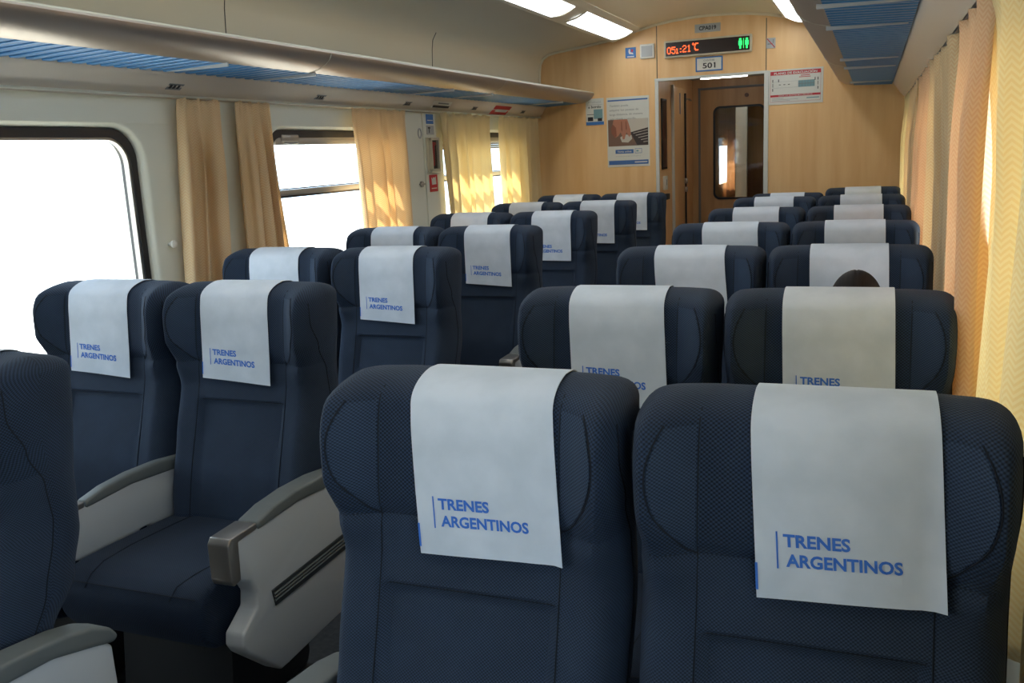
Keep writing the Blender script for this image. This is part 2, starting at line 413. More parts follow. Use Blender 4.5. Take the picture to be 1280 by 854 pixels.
# ---------------------------------------------------------- ceiling lights
side_word = {-1: 'left', 1: 'right'}
for s in (-1, 1):
    # housing strip following the ceiling slope
    p = [(.565,2.474),(.585,2.448),(.60,2.442),(.78,2.384),(.805,2.376),(.815,2.382),(.82,2.414)]
    bm = sheet_along([(CX+s*a, z) for a, z in p], YB, 7.86)
    bm2 = [bm.verts.new((CX+s*a, 7.86, z)) for a, z in p]; bm.faces.new(bm2)
    struct('trim_%d' % (7 if s < 0 else 8), bm, M['lamp_frame'])
    bm = bmesh.new(); add_box(bm, (CX+s*.828, (YB+7.86)/2, 2.402), (.010, 7.86-YB, .012)); struct('trim_%d' % (9 if s < 0 else 10), bm, M['gasket'], smooth=False)  # black strip stands in for the shadow line along the housing's outer edge
    for k, y0 in enumerate((6.45, 4.87, 3.29, 1.71, .13)):
        y1 = y0+1.30
        r = empty('ceiling_light', (CX+s*.69, (y0+y1)/2, 2.41))
        where = {0: 'nearest the end wall', 1: 'second from the end wall'}.get(k, 'beyond the top picture edge')
        tag(r, 'white glowing ceiling light panel with bowed ends, %s row, %s' % (side_word[s], where), 'ceiling light', 'ceiling light panels')
        bm = bmesh.new(); n = 10; a0, a1 = .610, .775
        prf = [(a0+(a1-a0)*i/n, 2.440-(a0+(a1-a0)*i/n-.60)*.322-.014*math.sin(PI*i/n)) for i in range(n+1)]
        def end(i, e): return .05*math.sin(PI*i/n*.5+PI*.0)*e
        A = [bm.verts.new((s*(a-.69), y0-(y0+y1)/2+end(i,1), z-2.41)) for i, (a, z) in enumerate(prf)]
        B = [bm.verts.new((s*(a-.69), y1-(y0+y1)/2+end(i,1)*-.6, z-2.41)) for i, (a, z) in enumerate(prf)]
        A2 = [bm.verts.new((v.co.x, v.co.y, v.co.z+.012)) for v in A]; B2 = [bm.verts.new((v.co.x, v.co.y, v.co.z+.012)) for v in B]
        for i in range(n): bm.faces.new((A[i], A[i+1], B[i+1], B[i]))
        for P_, Q_ in ((A, A2), (B, B2)):
            for i in range(n): bm.faces.new((P_[i], P_[i+1], Q_[i+1], Q_[i]))
        bm.faces.new((A[0], B[0], B2[0], A2[0])); bm.faces.new((A[n], B[n], B2[n], A2[n]))
        obj('diffuser', bm, M['lamp'], r)
        for P_ in ((y0-.012), (y1+.012)):
            bm = bmesh.new(); add_tube(bm, [(s*(a-.69), P_-(y0+y1)/2, z-2.41+.004) for a, z in prf], .006, 6)
            obj('end_trim', bm, M['lamp_frame'], r)

# ------------------------------------------------------------------ seats
A_TAB = [(.40,.015),(.55,.024),(.70,.022),(.83,.012),(.92,.040),(1.00,.070),(1.07,.074),(1.15,.050)]
YS = [(.45,-.165),(.52,-.135),(.58,-.095),(.65,-.035),(.72,-.006),(.80,.006),(.90,.0),(.97,-.030),(1.05,-.062),(1.12,-.060)]
def lean(z):   # backwards lean of the backrest
    return -(.14*(1.12-z) if z > .86 else .14*.26 + .28*(.86-z))
HW = [(.40,.238),(.60,.250),(.80,.255),(.93,.253),(1.05,.258),(1.16,.258)]
ZB, ZT = .40, 1.15
def front_y(u, z):
    au = abs(u)
    y = -.035 + lean(z)
    y -= interp(A_TAB, z)*smooth(.140, .238, au)
    y -= .012*smooth(.90,.97,z)*(1-smooth(1.06,1.16,z))*(1-smooth(.12,.2,au))
    y += .013*(1-smooth(.795,.812,z))*(1-smooth(.140,.158,au))          # inset lumbar panel
    y -= .016*math.exp(-((z-.60)/.10)**2)*(1-smooth(.10,.20,au))
    # crease under the headrest
    y += .006*math.exp(-((z-.922)/.010)**2)
    return y
REAR = [(.40,-.095),(.50,-.050),(.58,.0),(.68,.075),(.78,.100),(.95,.108),(1.12,.118)]
def rear_y(u, z): return interp(REAR, z)
def efac(d, R):
    t = min(1.0, max(0.0, d/R)); return math.sqrt(max(0.0, 1-(1-t)**2))
def hw_at(z):
    h = interp(HW, z); r = .042
    if z > ZT-r: h = h - r + math.sqrt(max(0, r*r-(z-(ZT-r))**2))
    return h
def r_side(z): return .052-.020*smooth(.88,.99,z)
def seam_theta(z):
    f, b = front_y(hw_at(z)-r_side(z)*.5, z), rear_y(0, z); mid = (f+b)/2+.012
    return math.asin(min(.93, max(.10, (mid-interp(YS, z))/(mid-f))))
def seam_u(z): return hw_at(z)-r_side(z)*(1-math.cos(seam_theta(z)))
def E_at(u, z):
    return efac(hw_at(z)-abs(u), r_side(z))*efac(ZT-z, .038)*efac(z-ZB, .04)
def surf(u, z, front=True):
    f, b = front_y(u, z), rear_y(u, z); mid = (f+b)/2+.012; e = E_at(u, z)
    return mid + ((f if front else b)-mid)*e
def backrest_bm():
    ss = [0]; n_mid = 26
    th = [i/7*PI/2 for i in range(8)]
    zs = []
    for t in th: zs.append(ZB+.04*(1-math.cos(t)))
    n = 74; z0, z1 = ZB+.04, ZT-.038
    zs += [z0+(z1-z0)*i/n for i in range(1, n)]
    zs += [ZT-.038*(1-math.cos(t)) for t in th[::-1]]
    zs = sorted(set(round(z, 6) for z in zs))
    bm = bmesh.new(); uvl = bm.loops.layers.uv.new('UVMap'); F, Bk = [], []; UV = {}; vacc = 0; pz = None
    for z in zs:
        h = hw_at(z); rs = r_side(z); ts = seam_theta(z)
        tt = [ts*i/4 for i in range(4)] + [ts+(PI/2-ts)*i/6 for i in range(7)]
        us = [-h+rs*(1-math.cos(t)) for t in tt]
        m = [(-h+rs)+(2*h-2*rs)*i/n_mid for i in range(1, n_mid)]
        us = us + m + [-u for u in us[::-1]]
        F.append([bm.verts.new((u, surf(u, z, True), z)) for u in us])
        Bk.append([bm.verts.new((u, surf(u, z, False), z)) for u in us])
        c0 = Vector((0, surf(0, z, True), z)); vacc += (c0-pz).length if pz else 0; pz = c0
        for row in (F[-1], Bk[-1]):
            m_ = len(row)//2; acc = 0; UV[row[m_]] = (0, vacc)
            for i in range(m_+1, len(row)): acc += (row[i].co-row[i-1].co).length; UV[row[i]] = (acc, vacc)
            acc = 0
            for i in range(m_-1, -1, -1): acc -= (row[i].co-row[i+1].co).length; UV[row[i]] = (acc, vacc)
    for G in (F, Bk):
        for A, B in zip(G, G[1:]):
            for i in range(len(A)-1):
                f = bm.faces.new((A[i], A[i+1], B[i+1], B[i]))
                for l in f.loops: l[uvl].uv = UV[l.vert]
                c = f.calc_center_median()
                if G is F and .47 < c.z < .922 and 4 <= i < len(A)-5: f.material_index = 1
    bmesh.ops.remove_doubles(bm, verts=bm.verts, dist=.00005)
    return bm
def on_front(u, z, d=.0005): return (u, surf(u, z, True)-d, z)
def line(p, q, n): return [(p[0]+(q[0]-p[0])*i/n, p[1]+(q[1]-p[1])*i/n) for i in range(n+1)]
def seams_bm():
    bm = bmesh.new(); r = .0014
    for s in (-1, 1):
        add_tube(bm, [on_front(s*.158, z, -.0002) for _, z in line((0,1.135),(0,.45),50)], r, 5)
        arc = []
        for i in range(29):
            t = i/28; z = 1.120-.197*t
            u = .163+.062*math.sin(PI*min(1,(t*.80+.20)))**.8 if t < .999 else .160
            arc.append((s*u, z))
        arc[-1] = (s*.159, .923)
        add_tube(bm, [on_front(u, z, 0) for u, z in arc], r, 5)
        # piping along the outer edge of the wing
        add_tube(bm, [(s*(seam_u(z)+.0004), surf(seam_u(z), z, True)-.0003, z) for _, z in line((0,1.105),(0,.46),60)], r*1.1, 5)
    add_tube(bm, [on_front(u, .922, -.001) for u, _ in line((-.225,0),(.225,0),40)], r, 5)
    add_tube(bm, [on_front(u, .806, -.001) for u, _ in line((-.150,0),(.150,0),24)], r*.8, 5)
    return bm
def lens_bm(s):
    """softer inset panel between the upright seam and the curved seam of the headrest"""
    bm = bmesh.new(); rows = []
    for i in range(25):
        t = i/24; z = 1.116-.188*t
        u1 = .163+.059*math.sin(PI*min(1,(t*.80+.20)))**.8
        if i == 24: u1 = .162
        rows.append([bm.verts.new(on_front(s*(.1605+(max(u1,.162)-.1605)*k/6), z, .0013)) for k in range(7)])
    for A, B in zip(rows, rows[1:]):
        for k in range(6): bm.faces.new((A[k], A[k+1], B[k+1], B[k]))
    uvl = bm.loops.layers.uv.new('UVMap')
    for f in bm.faces:
        for l in f.loops: l[uvl].uv = (l.vert.co.x*1.05, l.vert.co.z)
    return bm
def cushion_bm():
    bm = bmesh.new()
    poly = [(-.06,.40),(-.10,.455),(-.25,.462),(-.42,.470),(-.53,.472),(-.585,.462),(-.615,.435),(-.625,.395),(-.612,.345),(-.580,.300),(-.53,.285),(-.10,.300),(-.06,.33)]
    add_prism(bm, poly, 'x', -.238, .238, .022, 4)
    return bm
def cushion_seams_bm():
    bm = bmesh.new()
    top = [(-.12,.4575),(-.25,.463),(-.42,.4705),(-.53,.4725),(-.585,.4625),(-.6135,.436)]
    for s in (-1, 1):
        add_tube(bm, [(s*(.150+.012*math.sin(i)), y, z) for i, (y, z) in enumerate(top)], .0014, 5)
    add_tube(bm, [(-.214,-.606,.447),(.214,-.606,.447)], .0014, 5)
    return bm
def pedestal_bm():
    bm = bmesh.new()
    add_prism(bm, [(-.50,.0),(-.14,.0),(-.12,.04),(-.17,.30),(-.46,.30),(-.49,.04)], 'x', -.19, .19, .012, 2)
    add_box(bm, (0,-.31,.292), (.44,.44,.03), .006)
    return bm
def backshell_bm():
    bm = bmesh.new(); rows = []
    for i in range(33):
        z = .44+.62*i/32; h = hw_at(z)-.03
        rows.append([bm.verts.new((h*k/6, surf(h*k/6, z, False)+.004-.004*(abs(k)==6), z)) for k in range(-6, 7)])
    for A, B in zip(rows, rows[1:]):
        for k in range(12): bm.faces.new((A[k], A[k+1], B[k+1], B[k]))
    uvl = bm.loops.layers.uv.new('UVMap')
    for f in bm.faces:
        for l in f.loops: l[uvl].uv = (l.vert.co.x*1.05, l.vert.co.z)
    return bm
def pad_profile():
    return [(-.475,.612),(-.40,.628),(-.30,.634),(-.18,.630),(-.06,.614),(.00,.598),(.045,.574),(.062,.548),(.048,.538),(-.01,.556),(-.10,.582),(-.30,.598),(-.475,.590)]
def armrest(parent, x0, x1, wide):
    """x0..x1 local; the aisle one carries a deep side shell with a rubber strip"""
    a = empty('armrest'); a.parent = parent
    if wide: shell = [(-.560,.602),(-.475,.600),(-.30,.606),(-.10,.590),(.0,.562),(.045,.535),(.050,.200),(-.06,.190),(-.40,.176),(-.435,.176),(-.560,.292),(-.575,.318),(-.570,.350),(-.535,.372),(-.505,.392),(-.498,.430),(-.520,.470),(-.560,.490)]
    else: shell = [(-.560,.602),(-.475,.600),(-.30,.606),(-.10,.590),(.0,.566),(.060,.532),(.060,.44),(-.10,.43),(-.235,.425),(-.25,.452),(-.29,.452),(-.305,.435),(-.40,.44),(-.520,.455),(-.560,.470)]
    obj('shell', prism(shell, 'x', x0, x1, .008, 3), M['arm_shell'], a)
    w = .004
    obj('armrest_pad', prism([(y, z) for y, z in pad_profile()], 'x', x0-w, x1+w, .010, 4), M['arm_pad'], a)
    obj('end_cap', prism([(-.592,.504),(-.592,.596),(-.580,.611),(-.478,.613),(-.478,.596),(-.552,.592),(-.556,.494),(-.584,.488)], 'x', x0-.003, x1+.003, .004, 3), M['arm_cap'], a)
    if wide:
        xo = x1 if abs(x1) > abs(x0) else x0; s = 1 if xo > 0 else -1
        st = prism([(-.447,.412),(.030,.424),(.030,.371),(-.437,.362)], 'x', min(xo, xo+s*.004), max(xo, xo+s*.004), .002, 1)
        o = obj('rubber_strip', st, M['arm_strip'], a)
        bm = bmesh.new()
        for q in (.3,.5,.7): add_tube(bm, [(xo+s*.0045, -.44, .365+.047*q), (xo+s*.0045, .025, .374+.050*q)], .003, 6)
        obj('rib', bm, M['arm_pad'], o)
    return a

class Proto: pass
def make_seat(aisle_side):
    """aisle_side: +1 / -1 the side of the aisle for an aisle seat, 0 for a window seat"""
    r = empty('train_seat')
    b = obj('backrest', backrest_bm(), [M['navy'], M['navy_front']], r)
    obj('seam', seams_bm(), M['seam'], b)
    for s in (-1, 1): obj('headrest_panel', lens_bm(s), M['navy_panel'], b)
    obj('back_panel', backshell_bm(), M['navy_panel'], b)
    cu_ = obj('cushion', cushion_bm(), M['cushion'], r); obj('seam', cushion_seams_bm(), M['seam'], cu_)
    obj('pedestal', pedestal_bm(), M['black'], r)
    return r
base = make_seat(0)
index_kids()
aisle_left = base                                  # seat left of the aisle: aisle on its +x side
aisle_right = copy_tree(base)
win_seat = copy_tree(base)
armrest(aisle_left, .262, .320, True);  armrest(aisle_left, -.279, -.250, False)
armrest(aisle_right, -.320, -.262, True); armrest(aisle_right, .250, .277, False)
index_kids()

# antimacassar: sheet over the headrest
CW, CF = .122, .284
def drape_y(u, z, side):
    """the sheet bridges the crease: below the pillow it hangs straight"""
    if not side or z > .985: return surf(u, z, side)
    y = surf(u, .985, True); sl = (surf(u, .995, True)-surf(u, .985, True))/.010
    yl = surf(0, .985, True)*.15+y*.85 - (.985-z)*.125
    return min(yl, surf(u, z, True))
def cover_pt(u, side, z, d):
    e = .002
    y = drape_y(u, z, side)
    y1, y2 = drape_y(u, min(z+e, ZT), side), drape_y(u, z-e, side)
    dz = min(z+e, ZT)-(z-e); n = Vector((0, -dz if side else dz, 0)); t = y1-y2
    n = Vector((0, -dz, t)) if side else Vector((0, dz, -t))
    if n.length < 1e-9: n = Vector((0,0,1))
    n.normalize(); return Vector((u, y, z)) + n*d
def cover_path():
    P = []
    for z in [1.02+.085*i/5 for i in range(6)]: P.append((False, z))
    for i in range(1, 9): P.append((False, ZT-.038*(1-math.sin(PI/2*i/8))))
    for i in range(7, -1, -1): P.append((True, ZT-.038*(1-math.sin(PI/2*i/8))))
    for i in range(1, 34): P.append((True, 1.105-(1.105-(ZT-CF))*i/33))
    return P
def cover_d(q, z, side, curl, ph):
    dz = ZT-z
    return .0014*math.sin(q*3+ph+z*14)*smooth(0,.1,dz) + (.010*curl*smooth(.20,CF,dz)*abs(q)**3+.0016 if side else 0)
def cover_bm(skew, curl, seed, tip, uc=0):
    rnd = random.Random(seed); ph = [rnd.uniform(0, 6) for _ in range(4)]
    bm = bmesh.new(); path = cover_path(); ns = 16; G = []
    for off in (.0036, .0024):
        rows = []
        for side, z in path:
            row = []
            dz = ZT-z
            for k in range(ns+1):
                q = -1+2*k/ns
                u = uc + q*CW + (skew*dz if side else 0)
                d = off + cover_d(q, z, side, curl, ph[0])
                zz = z - (tip*q*smooth(.1,CF,dz) if side else 0)
                row.append(cover_pt(u, side, max(zz, .6), d))
            rows.append([bm.verts.new(p) for p in row])
        G.append(rows)
    A, B = G
    for R in G:
        for a, b in zip(R, R[1:]):
            for k in range(ns): bm.faces.new((a[k], a[k+1], b[k+1], b[k]))
    n = len(path)
    for i in range(n-1):
        for k in (0, ns): bm.faces.new((A[i][k], A[i+1][k], B[i+1][k], B[i][k]))
    for k in range(ns):
        for i in (0, n-1): bm.faces.new((A[i][k], A[i][k+1], B[i][k+1], B[i][k]))
    return bm
# lettering
def text_mesh(body, size, bold=0.0, align='LEFT', space=1.0):
    cu = bpy.data.curves.new('lettering', 'FONT'); cu.body = body; cu.size = size; cu.align_x = align
    cu.offset = bold; cu.space_character = space; cu.resolution_u = 3; cu.fill_mode = 'BOTH'
    o = bpy.data.objects.new('lettering', cu); C.objects.link(o)
    dg = bpy.context.evaluated_depsgraph_get(); dg.update()
    me = bpy.data.meshes.new_from_object(o.evaluated_get(dg))
    vs = [v.co.copy() for v in me.vertices]; fs = [tuple(p.vertices) for p in me.polygons]
    bpy.data.objects.remove(o); bpy.data.curves.remove(cu); bpy.data.meshes.remove(me)
    return vs, fs
def fit_text(body, width, height=None, bold=0.0):
    vs, fs = text_mesh(body, 1.0, bold)
    x0 = min(v.x for v in vs); x1 = max(v.x for v in vs); y0 = min(v.y for v in vs); y1 = max(v.y for v in vs)
    sx = width/(x1-x0); sy = sx if height is None else height/(y1-y0)
    return [Vector(((v.x-x0)*sx, (v.y-y0)*sy, 0)) for v in vs], fs
def lettering_bm(skew, tip, curl, seed, uc=0):
    bm = bmesh.new(); ph = random.Random(seed).uniform(0, 6)
    items = []
    zb = ZT-CF
    vs, fs = fit_text('ARGENTINOS', .150, .0185, .032); items.append((vs, fs, -.080, .047))
    vs, fs = fit_text('TRENES', .088, .0185, .032); items.append((vs, fs, -.083, .0745))
    def put(q, h):
        z = zb+h; dz = ZT-z
        u = uc+q+skew*dz; zz = z-tip*(q/CW)*smooth(.1,CF,dz)
        return cover_pt(u, True, zz, .0036+.0009+cover_d(q/CW, z, True, curl, ph))
    for vs, fs, u0, h0 in items:
        V = [bm.verts.new(put(u0+v.x, h0+v.y)) for v in vs]
        for f in fs:
            try: bm.faces.new([V[i] for i in f])
            except ValueError: pass
    for (a, b, c, d) in ((-.0925,.0440,-.0902,.0955), (-.1225,.012,-.1190,.050)):
        n = 8; L_ = [[bm.verts.new(put(x, b+(d-b)*i/n)) for x in (a, c)] for i in range(n+1)]
        for p, q in zip(L_, L_[1:]): bm.faces.new((p[0], p[1], q[1], q[0]))
    return bm
def make_cover(skew, curl, seed, tip, uc=0, cf=.284):
    global CF
    CF = cf
    r = obj('headrest_cover', cover_bm(skew, curl, seed, tip, uc), M['white_cloth'])
    obj('lettering', lettering_bm(skew, tip, curl, seed, uc), M['print'], r)
    return r
covers = [make_cover(.09, .3, 1, -.007), make_cover(.06, .25, 2, .007), make_cover(.03, .2, 3, .002), make_cover(.06, .1, 4, -.006, .034, .270), make_cover(.05, .25, 2, .007, -.022), make_cover(.09, .1, 5, -.003, .020, .279)]
index_kids()

P0, PITCH = 1.25, .984
XS = {('L','a'): -.61, ('L','w'): -1.14, ('R','a'): .611, ('R','w'): 1.136}
ordn = ['first','second','third','fourth','fifth','sixth','seventh']
used = set()
def place(proto, x, y, tilt=0.0, dz=0.0):
    if proto.name in used: o = copy_tree(proto)
    else: used.add(proto.name); o = proto
    o.location = (x, y, dz); o.rotation_euler = (tilt, 0, 0)
    return o
adj = {('R','a',0): (.0,.070), ('R','w',0): (.004,.06), ('L','w',1): (.072,.01), ('L','a',1): (.070,.01), ('L','a',0): (.055,.0)}
cadj = {}
for side in 'RL':
    for j in range(7):
        for sp in 'aw':
            if side == 'L' and j == 0 and sp == 'w': continue
            y = P0+PITCH*j; x = XS[(side, sp)]
            ax, ay = adj.get((side, sp, j), (.045 if side == 'L' else 0, 0))
            zs_ = {'L': .994, 'R': .989}[side]*({'a': .997, 'w': .992}[sp] if (side, j) == ('R', 0) else 1)*(.975 if (side, sp, j) == ('R', 'a', 6) else 1)
            proto = win_seat if sp == 'w' else (aisle_left if side == 'L' else aisle_right)
            o = place(proto, x+ax, y+ay)
            o.scale = (1, 1, zs_)
            if side == 'L':
                where = 'beside the aisle' if sp == 'a' else 'under the left windows'
                blk = 'left seats'
            else:
                where = 'beside the aisle' if sp == 'a' else 'against the right curtains'
                blk = 'right seats'
            extra = {('L','a',0): 'cut off by frame edge', ('L','a',1): 'cushion in view',
                     ('R','a',0): 'cover bottom fully visible', ('R','w',0): 'largest of all',
                     ('R','w',2): 'holding the passenger', ('L','a',6): 'near the doorway', ('L','w',6): 'in the corner',
                     ('R','w',6): 'by end wall', ('R','a',6): 'slightly lower top'}.get((side, sp, j))
            lab = 'navy winged train seat %s, %s row of the %s' % (where, ordn[j], blk)
            if extra: lab = 'navy seat %s, %s row of %s, %s' % (where, ordn[j], blk, extra)
            lab = ' '.join(lab.split()[:16])
            tag(o, lab, 'seat', 'winged seats on the %s side of the aisle' % ('left' if side == 'L' else 'right'))
            o.name = 'train_seat'
            cv = covers[{'w': 3, 'a': 5}[sp]] if (side == 'R' and j == 0) else covers[4] if (side == 'L' and j in (1, 2)) else covers[0] if (side == 'R' and sp == 'a' and j == 2) else covers[2 if (side == 'R' and sp == 'w') or j > 3 else 1]
            c = place(cv, x+ax+cadj.get((side, sp, j), 0), y+ay)
            c.scale = (1, 1, zs_)
            tag(c, 'white printed headrest cover on the %s row seat %s, %s' % (ordn[j], where, blk), 'headrest cover', 'printed headrest covers')
            c.name = 'headrest_cover'

# ------------------------------------------------------------------ curtains
def curtain(name, x, side, y0, y1, z0, z1, folds, amp, m, seed, lean_y=0.0, b0=None, b1=None, pleat=1.35, xtop=None):
    xtop = x if xtop is None else xtop
    rnd = random.Random(seed); bm = bmesh.new(); uvl = bm.loops.layers.uv.new('UVMap')
    ns, nz = folds*12, 34
    ph = [rnd.uniform(0, 6.28) for _ in range(6)]
    b0 = y0+lean_y if b0 is None else b0; b1 = y1+lean_y if b1 is None else b1
    rows, uvs = [], []
    wid = (y1-y0)*pleat
    for j in range(nz+1):
        t = j/nz; z = z1-(z1-z0)*t; row = []; ur = []
        for i in range(ns+1):
            s = i/ns
            ya = y0+(y1-y0)*s; yb = b0+(b1-b0)*s
            tt = smooth(0, 1, t); y = ya+(yb-ya)*tt
            f = s*folds*2*PI
            w = math.sin(f + .9*math.sin(f*.31+ph[0]) + .5*math.sin(t*2.2+ph[1]))
            w2 = math.sin(f*.53+ph[2]+t*1.3)
            a = amp*(.40+.60*smooth(0,.30,t))*(1+.3*math.sin(s*5+ph[3])); xc = xtop+(x-xtop)*smooth(0,.35,t)
            dx = a*(w*.75+w2*.30)
            # gathered heading: short crisp puckers that die out just below the rail
            dx += .010*math.exp(-t*22)*math.sin(f*2.6+ph[4])
            y += .55*a*math.cos(f+ph[5]*.3)*smooth(0,.2,t)
            dz = -.010*abs(math.sin(f*.5+ph[2]))*math.exp(-t*30)
            row.append(bm.verts.new((xc-side*dx, y, z+dz))); ur.append((s*wid, z))
        rows.append(row); uvs.append(ur)
    for j in range(nz):
        for i in range(ns):
            f = bm.faces.new((rows[j][i], rows[j][i+1], rows[j+1][i+1], rows[j+1][i]))
            for l, uvv in zip(f.loops, (uvs[j][i], uvs[j][i+1], uvs[j+1][i+1], uvs[j+1][i])): l[uvl].uv = uvv
    me = bpy.data.meshes.new(name); bm.to_mesh(me); bm.free(); me.materials.append(m)
    me.polygons.foreach_set('use_smooth', [True]*len(me.polygons))
    o = bpy.data.objects.new(name, me); C.objects.link(o)
    sm = o.modifiers.new('thickness', 'SOLIDIFY'); sm.thickness = .0012
    return o
LX = XL+.056
ZC = 1.792
cl = [
 (3.20,3.48, 3.12,3.44, 3,.038,'curtain','gathered beige curtain beside the large clear window, leaning to the right'),
 (3.575,3.86,3.55,3.92, 4,.036,'curtain','gathered beige curtain at the left edge of the barred window'),
 (4.60,5.245,4.64,5.26, 5,.030,'curtain','backlit peach curtain at the right edge of the barred window'),
 (5.79,6.64,5.84,6.66, 6,.030,'curtain_yellow','sunlit pale yellow curtain beside the wall hammer box'),
 (6.82,7.76,6.84,7.78, 6,.030,'curtain_yellow','pale yellow curtain on the left wall next to the end wall'),
]
for k, (a, b, c, d, n, am, m, lab) in enumerate(cl):
    o = curtain('curtain', LX, -1, a, b, .66, ZC, n, am, M[m], 20+k, 0, c, d, 2.0 if b-a < .4 else 1.25)
    tag(o, lab, 'curtain', 'curtains on the left windows')
RX = XR-.050
cr = [
 (.70,1.30,.70,1.30, 4,.038,'curtain_yellow','pale chevron curtain at the right picture edge beside the largest seat'),
 (1.34,2.24,1.32,2.40, 4,.038,'curtain_yellow','cream yellow chevron curtain beside the nearest right-hand seats'),
 (2.17,2.95,2.12,2.92, 3,.052,'curtain_pink','wide peach chevron curtain with deep rounded folds, right wall'),
 (3.02,4.15,3.00,4.16, 6,.042,'curtain','beige chevron curtain behind the peach one on the right wall'),
 (4.20,5.30,4.18,5.32, 7,.032,'curtain_pink','peach folded curtain midway along the right wall'),
 (5.36,6.60,5.36,6.62, 7,.032,'curtain','beige curtain on the right wall, last but one before the end wall'),
 (6.66,7.80,6.66,7.80, 6,.032,'curtain_yellow','pale curtain on the right wall touching the end wall corner'),
]
for k, (a, b, c, d, n, am, m, lab) in enumerate(cr):
    o = curtain('curtain', RX-(.035 if k > 3 else .030 if k == 2 else 0), 1, a, b, .60, ZC-.014, n, am, M[m], 40+k, 0, c, d, 1.3, 1.418)
    tag(o, lab, 'curtain', 'curtains drawn over the right windows')
# curtain rails under the coves
for s, X, lab, mm in ((-1, XL+.03, 'thin pale curtain rail tucked under the left cove', 'cream'), (1, XR-.050, 'thin dark curtain rail seen in the gaps above the right curtains', 'gasket')):
    r = obj('curtain_rail', bx((0, 0, 0), (.014, YE-YB-.02, .010), .002), M[mm]); r.location = (X if s < 0 else 1.424, (YB+YE)/2, ZC-.006 if s > 0 else ZC+.004); tag(r, lab, 'curtain rail')

# curtain tie knobs on the left wall
for k, (y, z, lab) in enumerate(((3.115,1.18,'small round cream curtain hook beside the large clear window'),)):
    bm = bmesh.new(); add_tube(bm, [(XL,y,z),(XL+.018,y,z),(XL+.020,y,z),(XL+.030,y,z),(XL+.034,y,z)], [.008,.008,.016,.016,.010], 14)
    tag(obj('curtain_hook', bm, M['white']), lab, 'hook')

# ------------------------------------------------------------------ small things on the end wall
YW = YE-.001
def panel(name, x0, x1, z0, z1, m, label, cat, depth=.004, bev=.001):
    r = empty(name, ((x0+x1)/2, YW, (z0+z1)/2)); tag(r, label, cat)
    obj('plate', bx((0, -depth/2, 0), (x1-x0, depth, z1-z0), bev, 1), m, r, smooth=False)
    r['_d'] = depth; return r
def strip(r, name, x, z, w, h, m, lift=.0008):
    """flat print on the plate, centred at x,z relative to its centre"""
    d = r['_d']; return obj(name, bx((x, -d-lift/2, z), (w, lift, h)), m, r, smooth=False)
def words_on(r, name, body, x, z, width, height, m, bold=.01, lift=.0014, align='c'):
    vs, fs = fit_text(body, width, height, bold); bm = bmesh.new(); d = r['_d']
    V = [bm.verts.new((x-(width/2 if align == 'c' else 0)+v.x, -d-lift, z-height/2+v.y)) for v in vs]
    for f in fs:
        try: bm.faces.new([V[i] for i in f])
        except ValueError: pass
    return obj(name, bm, m, r, smooth=False)
def poly_on(r, name, pts, m, lift=.0012):
    d = r['_d']; bm = bmesh.new(); add_prism(bm, pts, 'y', -d-lift, -d-lift*.2); return obj(name, bm, m, r, smooth=False)

# LED display
r = panel('led_display', -.452,.262,2.212,2.350, M['extbox'], 'long black electronic display with red temperature digits above the doorway', 'display', .035, .006)
strip(r, 'screen', 0, 0, .680, .108, M['screen'], .002)
GL = {'0': ['01110','10001','10001','10001','10001','10001','01110'], '5': ['11111','10000','11110','00001','00001','10001','01110'],
 'i': ['000','000','110','010','010','010','111'], ':': ['00','00','11','00','00','11','00'], '2': ['01110','10001','00001','00110','01000','10000','11111'],
 '1': ['00100','01100','00100','00100','00100','00100','01110'], 'o': ['010','101','010','000','000','000','000'], 'C': ['01111','11000','10000','10000','10000','11000','01111']}
def led(text, x, zc, pw, ph_, sc_=1):
    for ch in text:
        g = GL[ch]; bm = bmesh.new()
        for rr, row in enumerate(g):
            for cc, v in enumerate(row):
                if v == '1': add_box(bm, (x+cc*pw, -.0375, zc+(3-rr)*ph_), (pw*.98, .002, ph_*.98))
        obj('red_digit', bm, M['led_red'], r, smooth=False); x += (len(g[0])+.8)*pw
    return x
led('05i', -.326, -.010, .0064, .0080); led(':', -.219, -.010, .0064, .0080); led('21', -.198, -.004, .0066, .0080); led('o', -.119, .012, .0056, .0074); led('C', -.100, .004, .0066, .0086)
bm = bmesh.new()
for q in (-.026, .026):
    add_box(bm, (.292+q, -.039, .032), (.018,.002,.016), .0008, 1); add_box(bm, (.292+q, -.039, .004), (.028,.002,.036), .0008, 1); add_box(bm, (.292+q, -.039, -.028), (.014,.002,.026), .0008, 1)
add_box(bm, (.292, -.039, .0), (.004,.002,.076))
obj('green_symbol', bm, M['led_green'], r, smooth=False)
# plates
r = panel('coach_code_plate', -.200,.008,2.396,2.462, M['lgrey'], 'small grey plate reading CPA019 above the electronic display', 'sign')
words_on(r, 'lettering', 'CPA019', 0, 0, .140, .034, M['dark'], .03)
r = panel('coach_number_sign', -.195,.026,2.086,2.202, M['blue'], 'white sign with blue border reading COCHE 501 above the doorway', 'sign')
strip(r, 'face', 0, 0, .198, .094, M['white'])
words_on(r, 'lettering', 'COCHE', 0, .029, .090, .014, M['grey'], .01, .002)
words_on(r, 'lettering', '501', 0, -.012, .104, .044, M['dark'], .02, .002); poly_on(r, 'lettering', [(.040,.010),(.052,.010),(.052,.002),(.043,-.002),(.036,.002)], M['dark'], .0021)
r = panel('information_sticker', -.788,-.697,2.243,2.328, M['blue'], 'small blue square sticker with a seated figure left of the wall speaker', 'sticker')
poly_on(r, 'pictogram', [(-.016,.028),(-.004,.030),(-.002,.004),(.020,-.002),(.024,-.016),(.006,-.012),(-.012,-.010),(-.018,.006)], M['white'])
